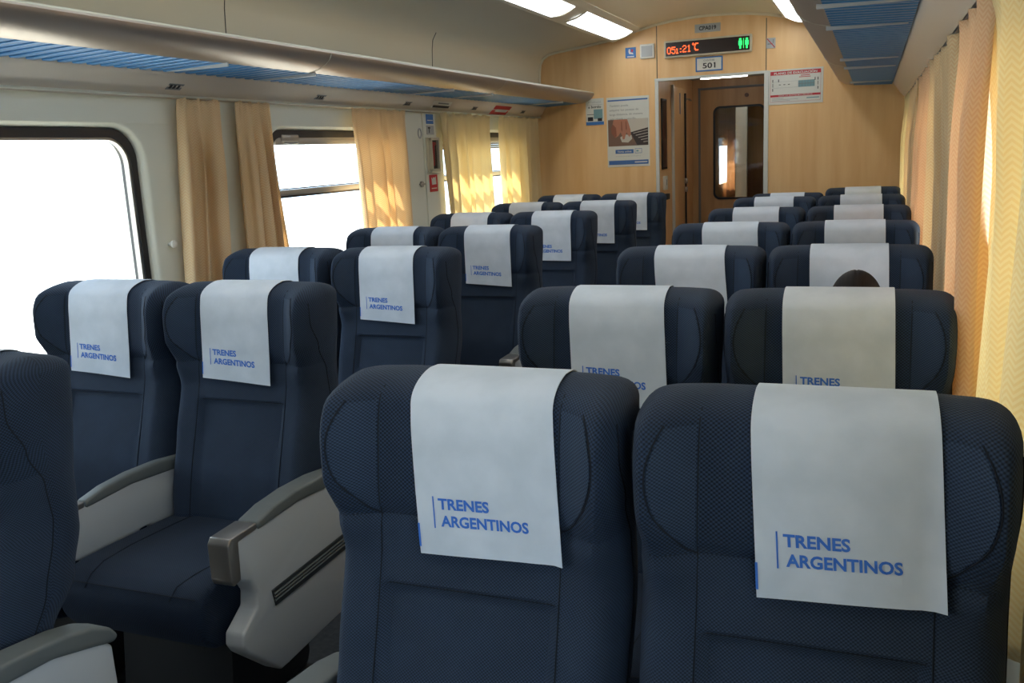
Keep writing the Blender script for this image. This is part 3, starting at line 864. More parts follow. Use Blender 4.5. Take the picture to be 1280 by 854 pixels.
poly_on(r, 'pictogram', [(.004,.024),(.020,.028),(.022,.010),(.010,.002)], M['red'])
strip(r, 'caption', 0, -.032, .060, .008, M['white'])
r = panel('wall_speaker', -.660,-.538,2.226,2.344, M['white'], 'white square wall speaker panel beside the doorway joint', 'speaker', .018, .006)
strip(r, 'grille', 0, 0, .094, .088, M['lgrey'], .003)
r = panel('no_smoking_sign', .372,.442,2.226,2.306, M['lgrey'], 'small pale square no smoking sticker right of the display', 'sign')
poly_on(r, 'red_stroke', [(-.034,.036),(-.026,.036),(.034,-.034),(.026,-.034)], M['red'], .0020)
strip(r, 'cigarette', -.006, -.006, .040, .008, M['grey']); strip(r, 'smoke_mark', .018, .014, .006, .030, M['grey'])
# evacuation plan
r = panel('evacuation_plan', .388,.812,1.782,2.055, M['paper'], 'white evacuation plan with red title bar right of the doorway', 'sign')
strip(r, 'title_bar', 0, .1085, .386, .030, M['dred']); words_on(r, 'lettering', 'PLANO DE EVACUACI\u00d3N', 0, .1090, .330, .022, M['paper'], .03, .002)
strip(r, 'lower_bar', 0, -.068, .386, .016, M['dred'])
words_on(r, 'lettering', 'DESDE LOS SALONES MAS CERCANOS', 0, -.068, .26, .008, M['paper'], .01, .002)
strip(r, 'coach_outline', -.075, .018, .19, .050, M['lgrey']); strip(r, 'coach_outline', -.075, .018, .186, .046, M['paper'], .0016)
strip(r, 'coach_seats', .085, .018, .125, .052, M['teal'])
bm = bmesh.new()
for q in range(6): add_box(bm, (.030+.022*q, -.0062, .018), (.003,.0008,.050))
add_box(bm, (.085, -.0062, .018), (.125,.0008,.004)); obj('seat_grid', bm, M['grey'], r, smooth=False)
bm = bmesh.new()
for q in (-.175,-.130,.150,.172): add_box(bm, (q, -.0055, .050), (.006,.001,.022)); 
for q in (-.175,.172): add_box(bm, (q, -.0055, -.020), (.006,.001,.022)); add_box(bm, (q, -.0055, .016), (.004,.001,.030))
for q in (-.12,-.085,-.05): add_box(bm, (q, -.0066, .018), (.014,.0008,.005))
obj('figure_marks', bm, M['dark'], r, smooth=False)
for z_, w_ in ((-.088,.09),(-.098,.2),(-.108,.14)): strip(r, 'small_print', -.18+w_/2, z_, w_, .004, M['lgrey'])
strip(r, 'small_print', .135, -.094, .095, .008, M['teal']); strip(r, 'red_caption', .075, .082, .070, .006, M['dred']); strip(r, 'red_caption', .072, .070, .088, .005, M['dred'])
bm = bmesh.new()
for c_, s_ in (((-.193,0),(.0015,.232)),((.193,0),(.0015,.232)),((0,-.116),(.387,.0015))): add_box(bm, (c_[0],-.0050,c_[1]), (s_[0],.001,s_[1]))
obj('red_border', bm, M['dred'], r, smooth=False)
# large poster
r = panel('booking_poster', -.965,-.592,1.338,1.928, M['paper'], 'tall white poster with a hand on a mouse photo, left of the doorway', 'poster')
strip(r, 'top_stripe', 0, .268, .350, .012, M['pblue'])
for q, body, w_ in ((0,'Tambi\u00e9n puede',.165),(1,'adquirir los pasajes de',.255),(2,'larga distancia, de manera',.29),(3,'m\u00e1s r\u00e1pida y sencilla.',.235)):
    words_on(r, 'lettering', body, -.160, .222-.037*q, w_, .021, M['grey'], .0, .0014, 'l')
strip(r, 'photo', 0, -.005, .352, .225, M['poster_brown'])
poly_on(r, 'photo_cuff', [(-.02,.107),(.175,.107),(.175,.02),(.03,-.01),(-.01,.03)], M['poster_cuff'], .0016)
poly_on(r, 'photo_keys', [(.02,-.005),(.175,.03),(.175,-.117),(.08,-.117)], M['poster_key'], .0020)
bm = bmesh.new()
for q in range(5): add_prism(bm, [(.045+.022*q,-.012-.019*q),(.173,.012-.024*q),(.173,.008-.024*q),(.047+.022*q,-.016-.019*q)], 'y', -.0066,-.0062)
obj('photo_key_rows', bm, M['poster_cuff'], r, smooth=False)
poly_on(r, 'photo_mouse', [(-.07,-.045),(-.03,-.02),(.03,-.03),(.035,-.06),(-.0,-.09),(-.055,-.085)], M['poster_cuff'], .0024)
poly_on(r, 'photo_hand', [(-.125,.107),(-.005,.107),(.01,.06),(.022,.02),(.025,-.02),(.012,-.045),(-.002,-.025),(-.012,-.0),(-.022,-.03),(-.032,-.06),(-.047,-.062),(-.052,-.03),(-.066,0),(-.085,-.03),(-.115,-.045),(-.145,-.01),(-.150,.03),(-.135,.07)], M['poster_hand'], .0030)
poly_on(r, 'photo_hand_fold', [(-.06,.09),(-.052,.09),(-.048,.02),(-.052,-.0),(-.060,.02)], M['poster_hand2'], .0034)
poly_on(r, 'photo_hand_fold', [(-.02,.09),(-.012,.09),(-.008,.03),(-.014,.01),(-.02,.03)], M['poster_hand2'], .0034)
poly_on(r, 'photo_hand_fold', [(-.150,.03),(-.135,.07),(-.105,.04),(-.10,-.03),(-.115,-.045),(-.145,-.01)], M['poster_hand2'], .0034)
strip(r, 'button', -.035, -.165, .160, .034, M['pblue']); words_on(r, 'lettering', 'Venta online', -.035, -.165, .125, .017, M['paper'], .01, .002)
strip(r, 'icon_box', .088, -.163, .060, .040, M['pblue']); strip(r, 'icon_face', .088, -.163, .054, .034, M['paper'], .0016); strip(r, 'icon_mark', .080, -.163, .020, .012, M['teal'], .002)
words_on(r, 'lettering', 'www.trenesargentinos.gob.ar', 0, -.205, .225, .012, M['lgrey'], .0, .0014)
strip(r, 'bottom_band', 0, -.258, .350, .036, M['pblue']); strip(r, 'bottom_mark', .110, -.258, .110, .010, M['paper'], .0016)
# small notice
r = panel('onboard_notice', -1.152,-.990,1.706,1.930, M['paper'], 'small white and blue notice reading a bordo beside the rack end', 'sign')
words_on(r, 'lettering', 'trabajá', 0, .080, .120, .024, M['lgrey'], .0); words_on(r, 'lettering', 'a bordo', 0, .042, .115, .022, M['dark'], .02)
strip(r, 'rule_line', 0, .060, .130, .002, M['grey'])
strip(r, 'photo_block', .030, -.020, .080, .080, M['teal']); strip(r, 'dark_block', -.040, -.060, .048, .034, M['dark']); strip(r, 'dark_block', .045, -.068, .040, .026, M['dark'], .0016)
strip(r, 'rule_line', -.04, -.022, .060, .004, M['dark']); strip(r, 'footer', 0, -.098, .160, .028, M['blue'], .0012)

# ------------------------------------------------------------------ things on the left wall and cove
def lpanel(name, y0, y1, z0, z1, m, label, cat, depth=.004):
    r = empty(name, (XL+.0005, (y0+y1)/2, (z0+z1)/2), PI/2); tag(r, label, cat)
    obj('plate', bx((0, -depth/2, 0), (y1-y0, depth, z1-z0), .001, 1), m, r, smooth=False)
    r['_d'] = depth; return r
# service panel between the curtains
r = lpanel('service_panel', 5.27,5.575, .20,1.785, M['cream'], 'tall plain cream service panel with latches between the peach and yellow curtains', 'panel', .008)
obj('latch', bx((.09, -.016, .33), (.07,.018,.012), .004), M['frame_metal'], r)
bm = bmesh.new(); add_tube(bm, [(.085,-.008,.33),(.085,-.022,.33)], .020, 14); obj('latch_rose', bm, M['frame_metal'], r)
bm = bmesh.new(); add_tube(bm, [(.11+.022*math.cos(a),-.010,.66+.030*math.sin(a)) for a in [i*2*PI/16 for i in range(16)]], .005, 6, True); obj('pull_ring', bm, M['lgrey'], r)
r = lpanel('wall_post', 5.585,5.775, .15,1.785, M['cream'], 'narrow cream wall strip that carries the hammer box', 'panel', .012)
def post_panel(*a, **k):
    o = lpanel(*a, **k); o.location.x += .013; return o
r = post_panel('blue_sticker', 5.63,5.735,1.715,1.778, M['blue'], 'small blue sticker above the hammer box', 'sticker'); strip(r, 'white_line', 0, -.008, .08, .005, M['white'])
r = post_panel('hammer_sticker', 5.63,5.735,1.645,1.705, M['lgrey'], 'small grey hammer pictogram sticker under the blue sticker', 'sticker')
strip(r, 'hammer_mark', -.02, 0, .010, .040, M['dark']); strip(r, 'hammer_mark', -.02, .014, .034, .010, M['dark'])
r = post_panel('hammer_box', 5.610,5.752,1.400,1.625, M['extbox'], 'narrow cream box holding a red emergency hammer on the left wall', 'box', depth=.016)
strip(r, 'backing', 0, 0, .096, .190, M['dark'], .001)
bm = bmesh.new(); add_tube(bm, [(-.018,-.020,-.075),(-.010,-.022,.065)], .011, 8); add_box(bm, (-.006,-.022,.072), (.050,.018,.020), .003); obj('hammer', bm, M['red'], r)
obj('clear_cover', bx((0,-.034,0), (.098,.002,.192)), M['glass'], r, smooth=False)
bm = bmesh.new()
for c_, s_ in (((-.055,0),(.014,.215)),((.055,0),(.014,.215)),((0,.102),(.124,.016)),((0,-.102),(.124,.016))): add_box(bm, (c_[0],-.026,c_[1]), (s_[0],.022,s_[1]), .002, 1)
obj('box_frame', bm, M['extbox'], r, smooth=False)
bm = bmesh.new()
add_tube(bm, [(-.07,-.02,-.112),(.07,-.02,-.112)], .010, 10); obj('lower_clip', bm, M['extbox'], r)
r = post_panel('fire_sign', 5.625,5.745,1.265,1.378, M['red'], 'small red sign with white pictogram under the hammer box', 'sign')
poly_on(r, 'pictogram', [(-.036,.040),(-.020,.028),(-.012,.040),(.012,.036),(.030,.044),(.034,-.008),(.020,-.008),(-.030,-.010)], M['white']); strip(r, 'caption', 0, -.034, .08, .006, M['white'])

# marks on the left cove (it slopes inwards): place by the slope between two profile points
def cove_frame(s, y):
    a = Vector((CX+s*1.505, y, 1.795)); b = Vector((CX+s*1.452, y, 1.868)); return a, b
def cove_plate(name, y0, y1, v0, v1, m, label, cat, s=-1, shear=0.0, group=None, marks=None):
    a, b = cove_frame(s, 0); up = (b-a); nrm = Vector((-s*up.z*-1, 0, 0))
    n = Vector((-s*abs(up.z), 0, -abs(up.x))).normalized()
    yc = (y0+y1)/2; c = a+up*((v0+v1)/2); c.y = yc
    r = empty(name, c); tag(r, label, cat, group)
    def quad(nm, ya, yb, va, vb, mm, lift):
        bm = bmesh.new(); P = []
        for (y, v) in ((ya,va),(yb,va),(yb,vb),(ya,vb)):
            p = a+up*v; p.y = y+shear*(v-v0); P.append(p-c)
        A = [bm.verts.new(p+n*(lift+.0015)) for p in P]; B = [bm.verts.new(p+n*(lift)) for p in P]
        bm.faces.new(A); bm.faces.new(B[::-1])
        for i in range(4): bm.faces.new((A[i], B[i], B[(i+1)%4], A[(i+1)%4]))
        return obj(nm, bm, mm, r, smooth=False)
    quad('plate', y0, y1, v0, v1, m, .003)
    for (nm, ya, yb, va, vb, mm) in (marks or []): quad(nm, ya, yb, va, vb, mm, .006)
    return r
for y, lab in ((3.20,'above the leaning beige curtain'),(4.31,'above the barred window'),(5.31,'above the service panel'),(6.37,'above the sunlit yellow curtain'),(7.39,'nearest the end wall')):
    cove_plate('seat_number_plate', y-.045, y+.045, .40,.72, M['grey'], 'tiny grey seat number plate on the left cove %s' % lab, 'sign', -1, .05, 'seat number plates',
      [('digit', y-.035,y-.022,.48,.66,M['dark']),('digit', y-.012,y+.0,.48,.66,M['dark']),('digit', y+.012,y+.024,.48,.66,M['dark'])])
for y, lab in ((2.86,'over the peach curtain'),(3.95,'over the beige curtain'),):
    cove_plate('seat_number_plate', y-.045, y+.045, .40,.72, M['grey'], 'tiny grey seat number plate on the right cove %s' % lab, 'sign', 1, 0, 'seat number plates', [])
cove_plate('caution_strip', 5.66,5.95,.38,.95, M['white'], 'small white caution strip with dark print on the left cove', 'sign', -1, 0, None,
  [('print_line',5.68,5.93,.42,.60,M['dark']),('print_line',5.74,5.90,.74,.84,M['grey'])])
cove_plate('red_emergency_strip', 6.70,7.04,.10,.98, M['red'], 'slanted red emergency strip with white print on the left cove', 'sign', -1, .06, None,
  [('print_line',6.76,7.00,.40,.66,M['lgrey'])])
cove_plate('red_notice', 6.9,7.1,.2,.8, M['dred'], 'small faded red notice on the right cove near the end wall', 'sign', 1, 0, None, [])

# ------------------------------------------------------------------ vestibule behind the doorway
VY = 9.50; VX0, VX1, VZ = DX0, .42, 2.13
struct('wall_vestibule_left', bx((VX0-.03, (YE+.06+VY)/2, VZ/2), (.06, VY-YE-.06, VZ)), M['wood'], smooth=False)
struct('wall_vestibule_right', bx((VX1+.03, (YE+.06+VY)/2, VZ/2), (.06, VY-YE-.06, VZ)), M['wood'], smooth=False)
struct('ceiling_vestibule', bx(((VX0+VX1)/2, (YE+.06+VY)/2, VZ+.02), (VX1-VX0+.12, VY-YE-.06, .04)), M['lgrey'], smooth=False)
struct('floor_vestibule', bx(((VX0+VX1)/2, (YE+VY+.1)/2, -.031), (VX1-VX0+.12, VY-YE+.1, .06)), M['floor'], smooth=False)
r = empty('strip_light', (-.10, 8.75, VZ)); tag(r, 'thin white strip light on the vestibule ceiling beyond the doorway', 'light')
obj('tube', bx((.0,.06,-.034), (.42,.034,.020), .005), M['lamp_small'], r); obj('housing', bx((.0,.06,-.012), (.46,.060,.024), .003), M['white'], r)
# inner door with its window
dx0, dx1, dzt = -.435, .34, 2.03
gx0, gx1, gz0, gz1 = -.295, .190, .955, 1.85
def door_leaf():
    bm = bmesh.new()
    o_ = [(dx0,0.02),(dx1,0.02),(dx1,dzt),(dx0,dzt)]
    h = rrect(gx0, gx1, gz0, gz1, .055, 6)
    for y in (VY+.0, VY+.04):
        V = [bm.verts.new((x, y, z)) for x, z in o_]; Hh = [bm.verts.new((x, y, z)) for x, z in h]
        e = [bm.edges.new((V[i], V[(i+1)%4])) for i in range(4)] + [bm.edges.new((Hh[i], Hh[(i+1)%len(h)])) for i in range(len(h))]
        bmesh.ops.triangle_fill(bm, use_beauty=True, edges=e)
        bmesh.ops.delete(bm, geom=[f for f in bm.faces if all(v in Hh for v in f.verts)], context='FACES_ONLY')
        if y == VY: V0, H0 = V, Hh
        else:
            for A, B in ((V0, V), (H0, Hh)):
                for i in range(len(A)): bm.faces.new((A[i], A[(i+1)%len(A)], B[(i+1)%len(A)], B[i]))
    return bm
r = empty('door_1', (0,0,0)); r['kind'] = 'structure'
obj('door_leaf', door_leaf(), M['wood_dark'], r, smooth=False)
bm = bmesh.new(); h1 = rrect(gx0-.012, gx1+.012, gz0-.012, gz1+.012, .065, 6); h2 = rrect(gx0+.008, gx1-.008, gz0+.008, gz1-.008, .05, 6)
n = len(h1); vs = [[bm.verts.new((x, y, z)) for x, z in l] for l, y in ((h1,VY+.002),(h1,VY-.008),(h2,VY-.008),(h2,VY+.002))]
for k in range(4):
    for i in range(n): bm.faces.new((vs[k][i], vs[k][(i+1)%n], vs[(k+1)%4][(i+1)%n], vs[(k+1)%4][i]))
obj('glazing_seal', bm, M['gasket'], r)
bm = bmesh.new(); bm.faces.new([bm.verts.new((x, VY+.012, z)) for x, z in rrect(gx0, gx1, gz0, gz1, .055, 6)]); obj('door_glass', bm, M['dark_glass'], r, smooth=False)
bm = bmesh.new(); add_tube(bm, [(.02,VY-.001,1.955),(.02,VY-.018,1.955)], .020, 12); obj('door_stop', bm, M['poster_brown'], r)
# door frame and infill around it
bm = bmesh.new(); add_box(bm, ((VX0+dx0)/2, VY+.02, VZ/2), (dx0-VX0, .05, VZ)); add_box(bm, ((VX1+dx1)/2, VY+.02, VZ/2), (VX1-dx1, .05, VZ)); add_box(bm, ((dx0+dx1)/2, VY+.02, (VZ+dzt)/2), (dx1-dx0, .05, VZ-dzt))
struct('wall_vestibule_front', bm, M['wood_dark'], smooth=False)
bm = bmesh.new(); add_box(bm, (dx0-.008, VY-.010, dzt/2), (.022,.012,dzt), .003); add_box(bm, (dx1+.008, VY-.010, dzt/2), (.022,.012,dzt), .003); add_box(bm, ((dx0+dx1)/2, VY-.010, dzt+.008), (dx1-dx0+.04,.012,.022), .003)
struct('trim_11', bm, M['grey'], smooth=False)
# left side of the vestibule: framed dark panel, cupboard door with a rod
r = empty('framed_picture', (VX0, 8.10, 1.60)); tag(r, 'tall narrow dark framed panel on the vestibule wall just inside the doorway', 'picture')
obj('picture_frame', bx((.006,0,0), (.012,.20,.60), .003), M['black'], r)
obj('picture_face', bx((.0132,0,0), (.0015,.17,.565)), noise_mix(mat('dim_picture', (.05,.03,.03,1), .3), (.015,.012,.014,1), (.16,.06,.04,1), 5, 2, bump=0), r, smooth=False)
r = empty('small_wall_unit', (VX0, 8.10, 1.13)); tag(r, 'small white and grey wall unit under the dark framed panel', 'box')
obj('unit_body', bx((.012,0,.05), (.024,.10,.12), .004), M['white'], r); obj('unit_tray', bx((.020,0,-.07), (.040,.12,.05), .004), M['dark'], r); obj('unit_mark', bx((.0248,0,.055), (.001,.012,.05)), M['dark'], r, smooth=False)
r = empty('vestibule_cupboard', (VX0+.001, 8.72, 0)); tag(r, 'tall beech cupboard door with pale edging and locking rod in the vestibule', 'cupboard')
obj('cupboard_door', bx((.010,.05,1.02), (.018,.60,2.0), .003), M['wood'], r); obj('pale_edge', bx((.012,-.265,1.02), (.026,.022,2.03), .004), M['alu'], r)
bm = bmesh.new(); add_tube(bm, [(.030,.24,.25),(.030,.24,1.98)], .009, 8); obj('locking_rod', bm, M['dark'], r)
bm = bmesh.new()
for z in (1.08,1.16,.72): add_box(bm, (.030,.24,z), (.034,.020,.05), .005)
obj('rod_guide', bm, M['frame_metal'], r)
obj('blue_tag', bx((.021,.03,1.88), (.002,.03,.19)), M['pblue'], r, smooth=False)
bm = bmesh.new(); add_tube(bm, [(.02,.30,1.93),(.05,.36,1.93),(.05,.44,1.92),(.02,.47,1.93)], .006, 6); obj('grab_hook', bm, M['frame_metal'], r)

# gangway and next coach, seen dimly through the door glass
NX0, NX1, NZ, NY0, NY1 = -.66, 1.5, 2.25, 9.62, 15.0
struct('floor_next_coach', bx(((NX0+NX1)/2, (NY0+NY1)/2, -.03), (NX1-NX0, NY1-NY0, .06)), M['floor'], smooth=False)
struct('ceiling_next_coach', bx(((NX0+NX1)/2, (NY0+NY1)/2, NZ+.03), (NX1-NX0+.12, NY1-NY0, .06)), M['lgrey'], smooth=False)
bm = bmesh.new(); add_box(bm, (NX0-.03, (NY0+12.2)/2, NZ/2), (.06, 12.2-NY0, NZ)); add_box(bm, (NX0-.03, (13.3+NY1)/2, NZ/2), (.06, NY1-13.3, NZ))
add_box(bm, (NX0-.03, 12.75, .49), (.06, 1.1, .98)); add_box(bm, (NX0-.03, 12.75, 1.86), (.06, 1.1, .78)); struct('wall_next_coach_left', bm, M['wood_dark'], smooth=False)
struct('wall_next_coach_right', bx((NX1+.03, (NY0+NY1)/2, NZ/2), (.06, NY1-NY0, NZ)), M['wood_dark'], smooth=False)
struct('wall_next_coach_front', bx(((NX0+NX1)/2, NY1+.03, NZ/2), (NX1-NX0+.1, .06, NZ)), M['wood_dark'], smooth=False)
bm = bmesh.new(); add_box(bm, (.98, NY0-.02, NZ/2), (1.1,.03,NZ)); add_box(bm, (-.04, NY0-.02, 2.16), (.98,.03,.2)); struct('wall_gangway', bm, M['wood_dark'], smooth=False)
tag(obj('gangway_post', bx((-.172, 10.6, 1.1), (.125,.06,2.2), .01), M['cream']), 'pale upright post seen through the inner door glass', 'post')
r = empty('ceiling_light', (.15, 10.6, NZ)); tag(r, 'ceiling light of the next coach glimpsed through the door glass', 'ceiling light')
obj('diffuser', bx((0,-.35,-.012), (.9,.16,.02), .004), M['lamp'], r); obj('housing', bx((0,-.35,-.004), (.96,.2,.008)), M['white'], r)
o = curtain('curtain', NX0+.05, -1, 12.55,13.25,.80,1.68,4,.02,M['curtain_pink'],77); tag(o, 'lit peach curtain seen through the inner door glass', 'curtain')

# ------------------------------------------------------------------ passenger: dark hair just showing above the seat in front
def skinned(name, verts, edges, radii, m, parent=None, root=0, sub=2):
    me = bpy.data.meshes.new(name); me.from_pydata(verts, edges, []); o = bpy.data.objects.new(name, me); C.objects.link(o)
    if parent is not None: o.parent = parent
    sk = o.modifiers.new('skin', 'SKIN')
    for i, rr in enumerate(radii):
        me.skin_vertices[0].data[i].radius = rr if isinstance(rr, tuple) else (rr, rr)
        me.skin_vertices[0].data[i].use_root = (i == root)
    sb = o.modifiers.new('sub', 'SUBSURF'); sb.levels = sub; sb.render_levels = sub
    dg = bpy.context.evaluated_depsgraph_get(); dg.update()
    ev = bpy.data.meshes.new_from_object(o.evaluated_get(dg)); o.modifiers.clear(); o.data = ev
    ev.materials.clear(); ev.materials.append(m); ev.polygons.foreach_set('use_smooth', [True]*len(ev.polygons))
    return o
PX, PY = 1.165, 3.218          # seat crest position of the row
per = empty('person', (PX, PY-.30, .47)); tag(per, 'seated passenger low in the third right-hand seat, only dark parted hair showing', 'person')
def pr(x, y, z): return (x, y+.30, z-.47)
V = [(0,-.24,.56),(0,-.22,.66),(0,-.20,.76),(0,-.19,.84),(0,-.20,.885),(0,-.205,.92),(0,-.235,.985),   # pelvis..head
     (.10,-.24,.545),(.11,-.44,.565),(.11,-.60,.555),(.11,-.60,.30),(.11,-.60,.09),(.11,-.72,.055),   # right leg
     (-.10,-.24,.545),(-.11,-.44,.565),(-.11,-.60,.555),(-.11,-.60,.30),(-.11,-.60,.09),(-.11,-.72,.055),
     (.145,-.195,.83),(.195,-.24,.70),(.175,-.34,.615),(.085,-.50,.645),(-.145,-.195,.83),(-.195,-.24,.70),(-.175,-.34,.615),(-.085,-.50,.645)]
Ed = [(0,1),(1,2),(2,3),(3,4),(4,5),(5,6),(0,7),(7,8),(8,9),(9,10),(10,11),(11,12),(0,13),(13,14),(14,15),(15,16),(16,17),(17,18),(3,19),(19,20),(20,21),(21,22),(3,23),(23,24),(24,25),(25,26)]
Rr = [(.135,.085),(.125,.08),(.13,.08),(.10,.06),.046,.05,.07, .082,.072,.056,.046,.036,.020, .082,.072,.056,.046,.036,.020, .05,.040,.020,.024, .05,.040,.020,.024]
body = skinned('body', [pr(*v) for v in V], Ed, Rr, M['shirt'], per)
# trousers and skin are painted on the one continuous body by region
body.data.materials.append(M['jeans']); body.data.materials.append(M['skin']); body.data.materials.append(M['black'])
for p in body.data.polygons:
    c = p.center; y, z = c.y-.30, c.z+.47
    if z > .885: p.material_index = 2
    elif y < -.44 and z > .60 and abs(c.x) < .14: p.material_index = 2
    elif z < .10: p.material_index = 3
    elif z < .575 or (y < -.36 and z < .60): p.material_index = 1
# head
def ellipsoid(bm, c, s, nu=24, nv=16, fn=None):
    b = bmesh.new(); bmesh.ops.create_uvsphere(b, u_segments=nu, v_segments=nv, radius=1)
    for v in b.verts:
        p = v.co.copy()
        if fn: p = fn(p)
        v.co = Vector((c[0]+p.x*s[0], c[1]+p.y*s[1], c[2]+p.z*s[2]))
    merge(bm, b)
HC = pr(0, -.235, .975)
def face_fn(p):
    if p.z < 0: p.x *= 1-.28*p.z*p.z; 
    if p.y < 0:
        nose = math.exp(-((p.x)/.14)**2-((p.z+.12)/.22)**2); p.y -= .20*nose
        for e in (-1, 1): p.y += .09*math.exp(-((p.x-e*.36)/.17)**2-((p.z-.06)/.12)**2)
        p.y -= .05*math.exp(-((p.x)/.25)**2-((p.z+.52)/.07)**2)
        p.y -= .06*math.exp(-((p.x)/.3)**2-((p.z+.85)/.15)**2)
    return p
bm = bmesh.new(); ellipsoid(bm, HC, (.068,.086,.102), 40, 30, face_fn)
for e in (-1, 1): ellipsoid(bm, (HC[0]+e*.069, HC[1]+.006, HC[2]-.005), (.009,.018,.028), 10, 8)
head = obj('head', bm, M['skin'], per)
bm = bmesh.new()
for e in (-1, 1): ellipsoid(bm, (HC[0]+e*.025, HC[1]-.073, HC[2]+.006), (.0125,.008,.006), 12, 8)
obj('eye', bm, M['white'], head)
bm = bmesh.new()
for e in (-1, 1): ellipsoid(bm, (HC[0]+e*.025, HC[1]-.080, HC[2]+.006), (.005,.003,.005), 10, 6)
obj('iris', bm, M['black'], head)
bm = bmesh.new(); ellipsoid(bm, (HC[0], HC[1]-.084, HC[2]-.052), (.022,.006,.005), 12, 8); obj('lips', bm, mat('lips', (.45,.16,.14,1), .5), head)
# hair: cap with a centre parting and two falls of hair
def hair_fn(p):
    if p.z > 0: p.z -= .018*math.exp(-(p.x/.035)**2)
    return p
bm = bmesh.new(); b = bmesh.new(); bmesh.ops.create_uvsphere(b, u_segments=48, v_segments=28, radius=1)
kill = [v for v in b.verts if v.co.y < -.35 and v.co.z < .45]
bmesh.ops.delete(b, geom=kill, context='VERTS')
for v in b.verts:
    p = hair_fn(v.co.copy()); v.co = Vector((HC[0]+p.x*.080, HC[1]+.006+p.y*.094, HC[2]+.006+p.z*.109))
bmesh.ops.solidify(b, geom=b.faces[:], thickness=.006)
merge(bm, b)
for e in (-1, 1):
    for q in range(5):
        add_tube(bm, [(HC[0]+e*.056, HC[1]-.026+.018*q, HC[2]+.055), (HC[0]+e*.068, HC[1]-.034+.020*q, HC[2]), (HC[0]+e*.070, HC[1]-.036+.022*q, HC[2]-.08), (HC[0]+e*.068, HC[1]-.05+.022*q, HC[2]-.17), (HC[0]+e*.062, HC[1]-.055+.02*q, HC[2]-.23)], [.004,.014,.015,.012,.003], 8)
obj('hair', bm, M['hair'], per)
# hands resting on the lap, five fingers each
for e in (-1, 1):
    w = Vector(pr(e*.085,-.50,.645)); tip = Vector((e*-.012,-.10,-.020)); hv = [w, w+tip*.45, w+tip*.85]; he = [(0,1),(1,2)]; hr = [(.019,.013),(.034,.014),(.034,.012)]
    for q, (dx, ln) in enumerate(((-.027,.060),(-.009,.070),(.009,.066),(.027,.052))):
        b0 = len(hv); s0 = w+tip*.85+Vector((dx,0,0))
        hv += [s0, s0+Vector((dx*.1,-ln*.45,-.006)), s0+Vector((dx*.1,-ln*.8,-.022)), s0+Vector((dx*.1,-ln*.95,-.036))]
        he += [(2,b0),(b0,b0+1),(b0+1,b0+2),(b0+2,b0+3)]; hr += [.0095,.0088,.008,.007]
    b0 = len(hv); s0 = w+tip*.3+Vector((-e*.026,0,-.002)); hv += [s0, s0+Vector((-e*.018,-.024,-.006)), s0+Vector((-e*.022,-.048,-.014))]
    he += [(1,b0),(b0,b0+1),(b0+1,b0+2)]; hr += [.012,.010,.0085]
    skinned('hand', hv, he, hr, M['skin'], per, root=1, sub=1)

# ------------------------------------------------------------------ outside
bm = bmesh.new(); b = 60
bm.faces.new([bm.verts.new(p) for p in ((-b,-b,-1.15),(b,-b,-1.15),(b,b,-1.15),(-b,b,-1.15))]); struct('ground', bm, M['ground'], smooth=False)
# car body outside skin so that no daylight leaks in: roof and lower sides
bm = bmesh.new()
rp = [(XL-.14, 1.70)]+[(CX+(x-CX)*1.10, z+.10) for x, z in prof if z > 1.9]+[(XR+.14, 1.70)]
A = [bm.verts.new((x, YB-.1, z)) for x, z in rp]; B = [bm.verts.new((x, YE+.2, z)) for x, z in rp]
for i in range(len(rp)-1): bm.faces.new((A[i], A[i+1], B[i+1], B[i]))
bm.faces.new(A); 
struct('roof', bm, M['lgrey'])

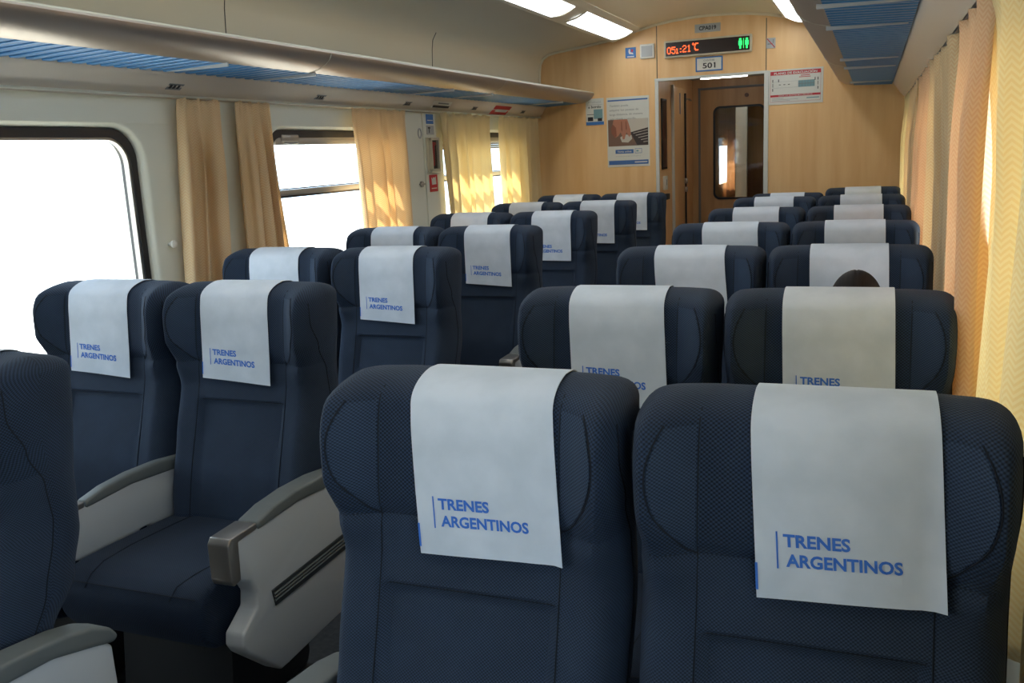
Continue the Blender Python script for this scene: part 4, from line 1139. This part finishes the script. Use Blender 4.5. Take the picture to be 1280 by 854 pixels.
# ------------------------------------------------------------------ light
world = bpy.data.worlds.new('world'); bpy.context.scene.world = world; world.use_nodes = True
bg = world.node_tree.nodes['Background']; bg.inputs[0].default_value = (.66,.83,1.0,1); bg.inputs[1].default_value = 3.9
sun = bpy.data.lights.new('sun', 'SUN'); sun.energy = 22.0; sun.angle = math.radians(.6); sun.color = (1,.95,.86)
so = bpy.data.objects.new('sun', sun); C.objects.link(so)
# sun high on the left of the train
el, az = math.radians(55), math.radians(38)
d = Vector((math.cos(el)*math.cos(az), -math.cos(el)*math.sin(az), -math.sin(el)))
so.rotation_euler = d.to_track_quat('-Z', 'Y').to_euler()
for side, X in ((-1, XL-.12), (1, XR+.12)):
    for a, b_ in WIN:
        L_ = bpy.data.lights.new('window_portal', 'AREA'); L_.shape = 'RECTANGLE'; L_.size = b_-a; L_.size_y = WZ1-WZ0
        L_.cycles.is_portal = True
        lo = bpy.data.objects.new('window_portal', L_); C.objects.link(lo); lo.location = (X, (a+b_)/2, (WZ0+WZ1)/2)
        lo.rotation_euler = Vector((-side, 0, 0)).to_track_quat('-Z', 'Z').to_euler()
        z = lo.matrix_basis
        lo.matrix_world = Matrix(((0,0,side,X),(1,0,0,(a+b_)/2),(0,side,0,(WZ0+WZ1)/2),(0,0,0,1)))

# ------------------------------------------------------------------ camera
yaw, pitch, roll = .3799, .2018, -.0476
cy, sy, cp, sp_ = math.cos(yaw), math.sin(yaw), math.cos(pitch), math.sin(pitch)
fwd = Vector((-sy*cp, cy*cp, -sp_)); right = Vector((cy, sy, 0)); up = right.cross(fwd)
r_ = right*math.cos(roll)+up*math.sin(roll); u_ = -right*math.sin(roll)+up*math.cos(roll)
cam = bpy.data.cameras.new('camera'); co = bpy.data.objects.new('camera', cam); C.objects.link(co)
co.matrix_world = Matrix(((r_.x,u_.x,-fwd.x,1.204),(r_.y,u_.y,-fwd.y,0),(r_.z,u_.z,-fwd.z,1.487),(0,0,0,1)))
cam.sensor_width = 36; cam.lens = 1140.6*36/1280; cam.clip_start = .02
cam.dof.use_dof = False
sc = bpy.context.scene; sc.camera = co
sc.view_settings.view_transform = 'Standard'; sc.view_settings.look = 'None'; sc.view_settings.gamma = 1; sc.view_settings.exposure = .14
sc.view_settings.use_curve_mapping = False
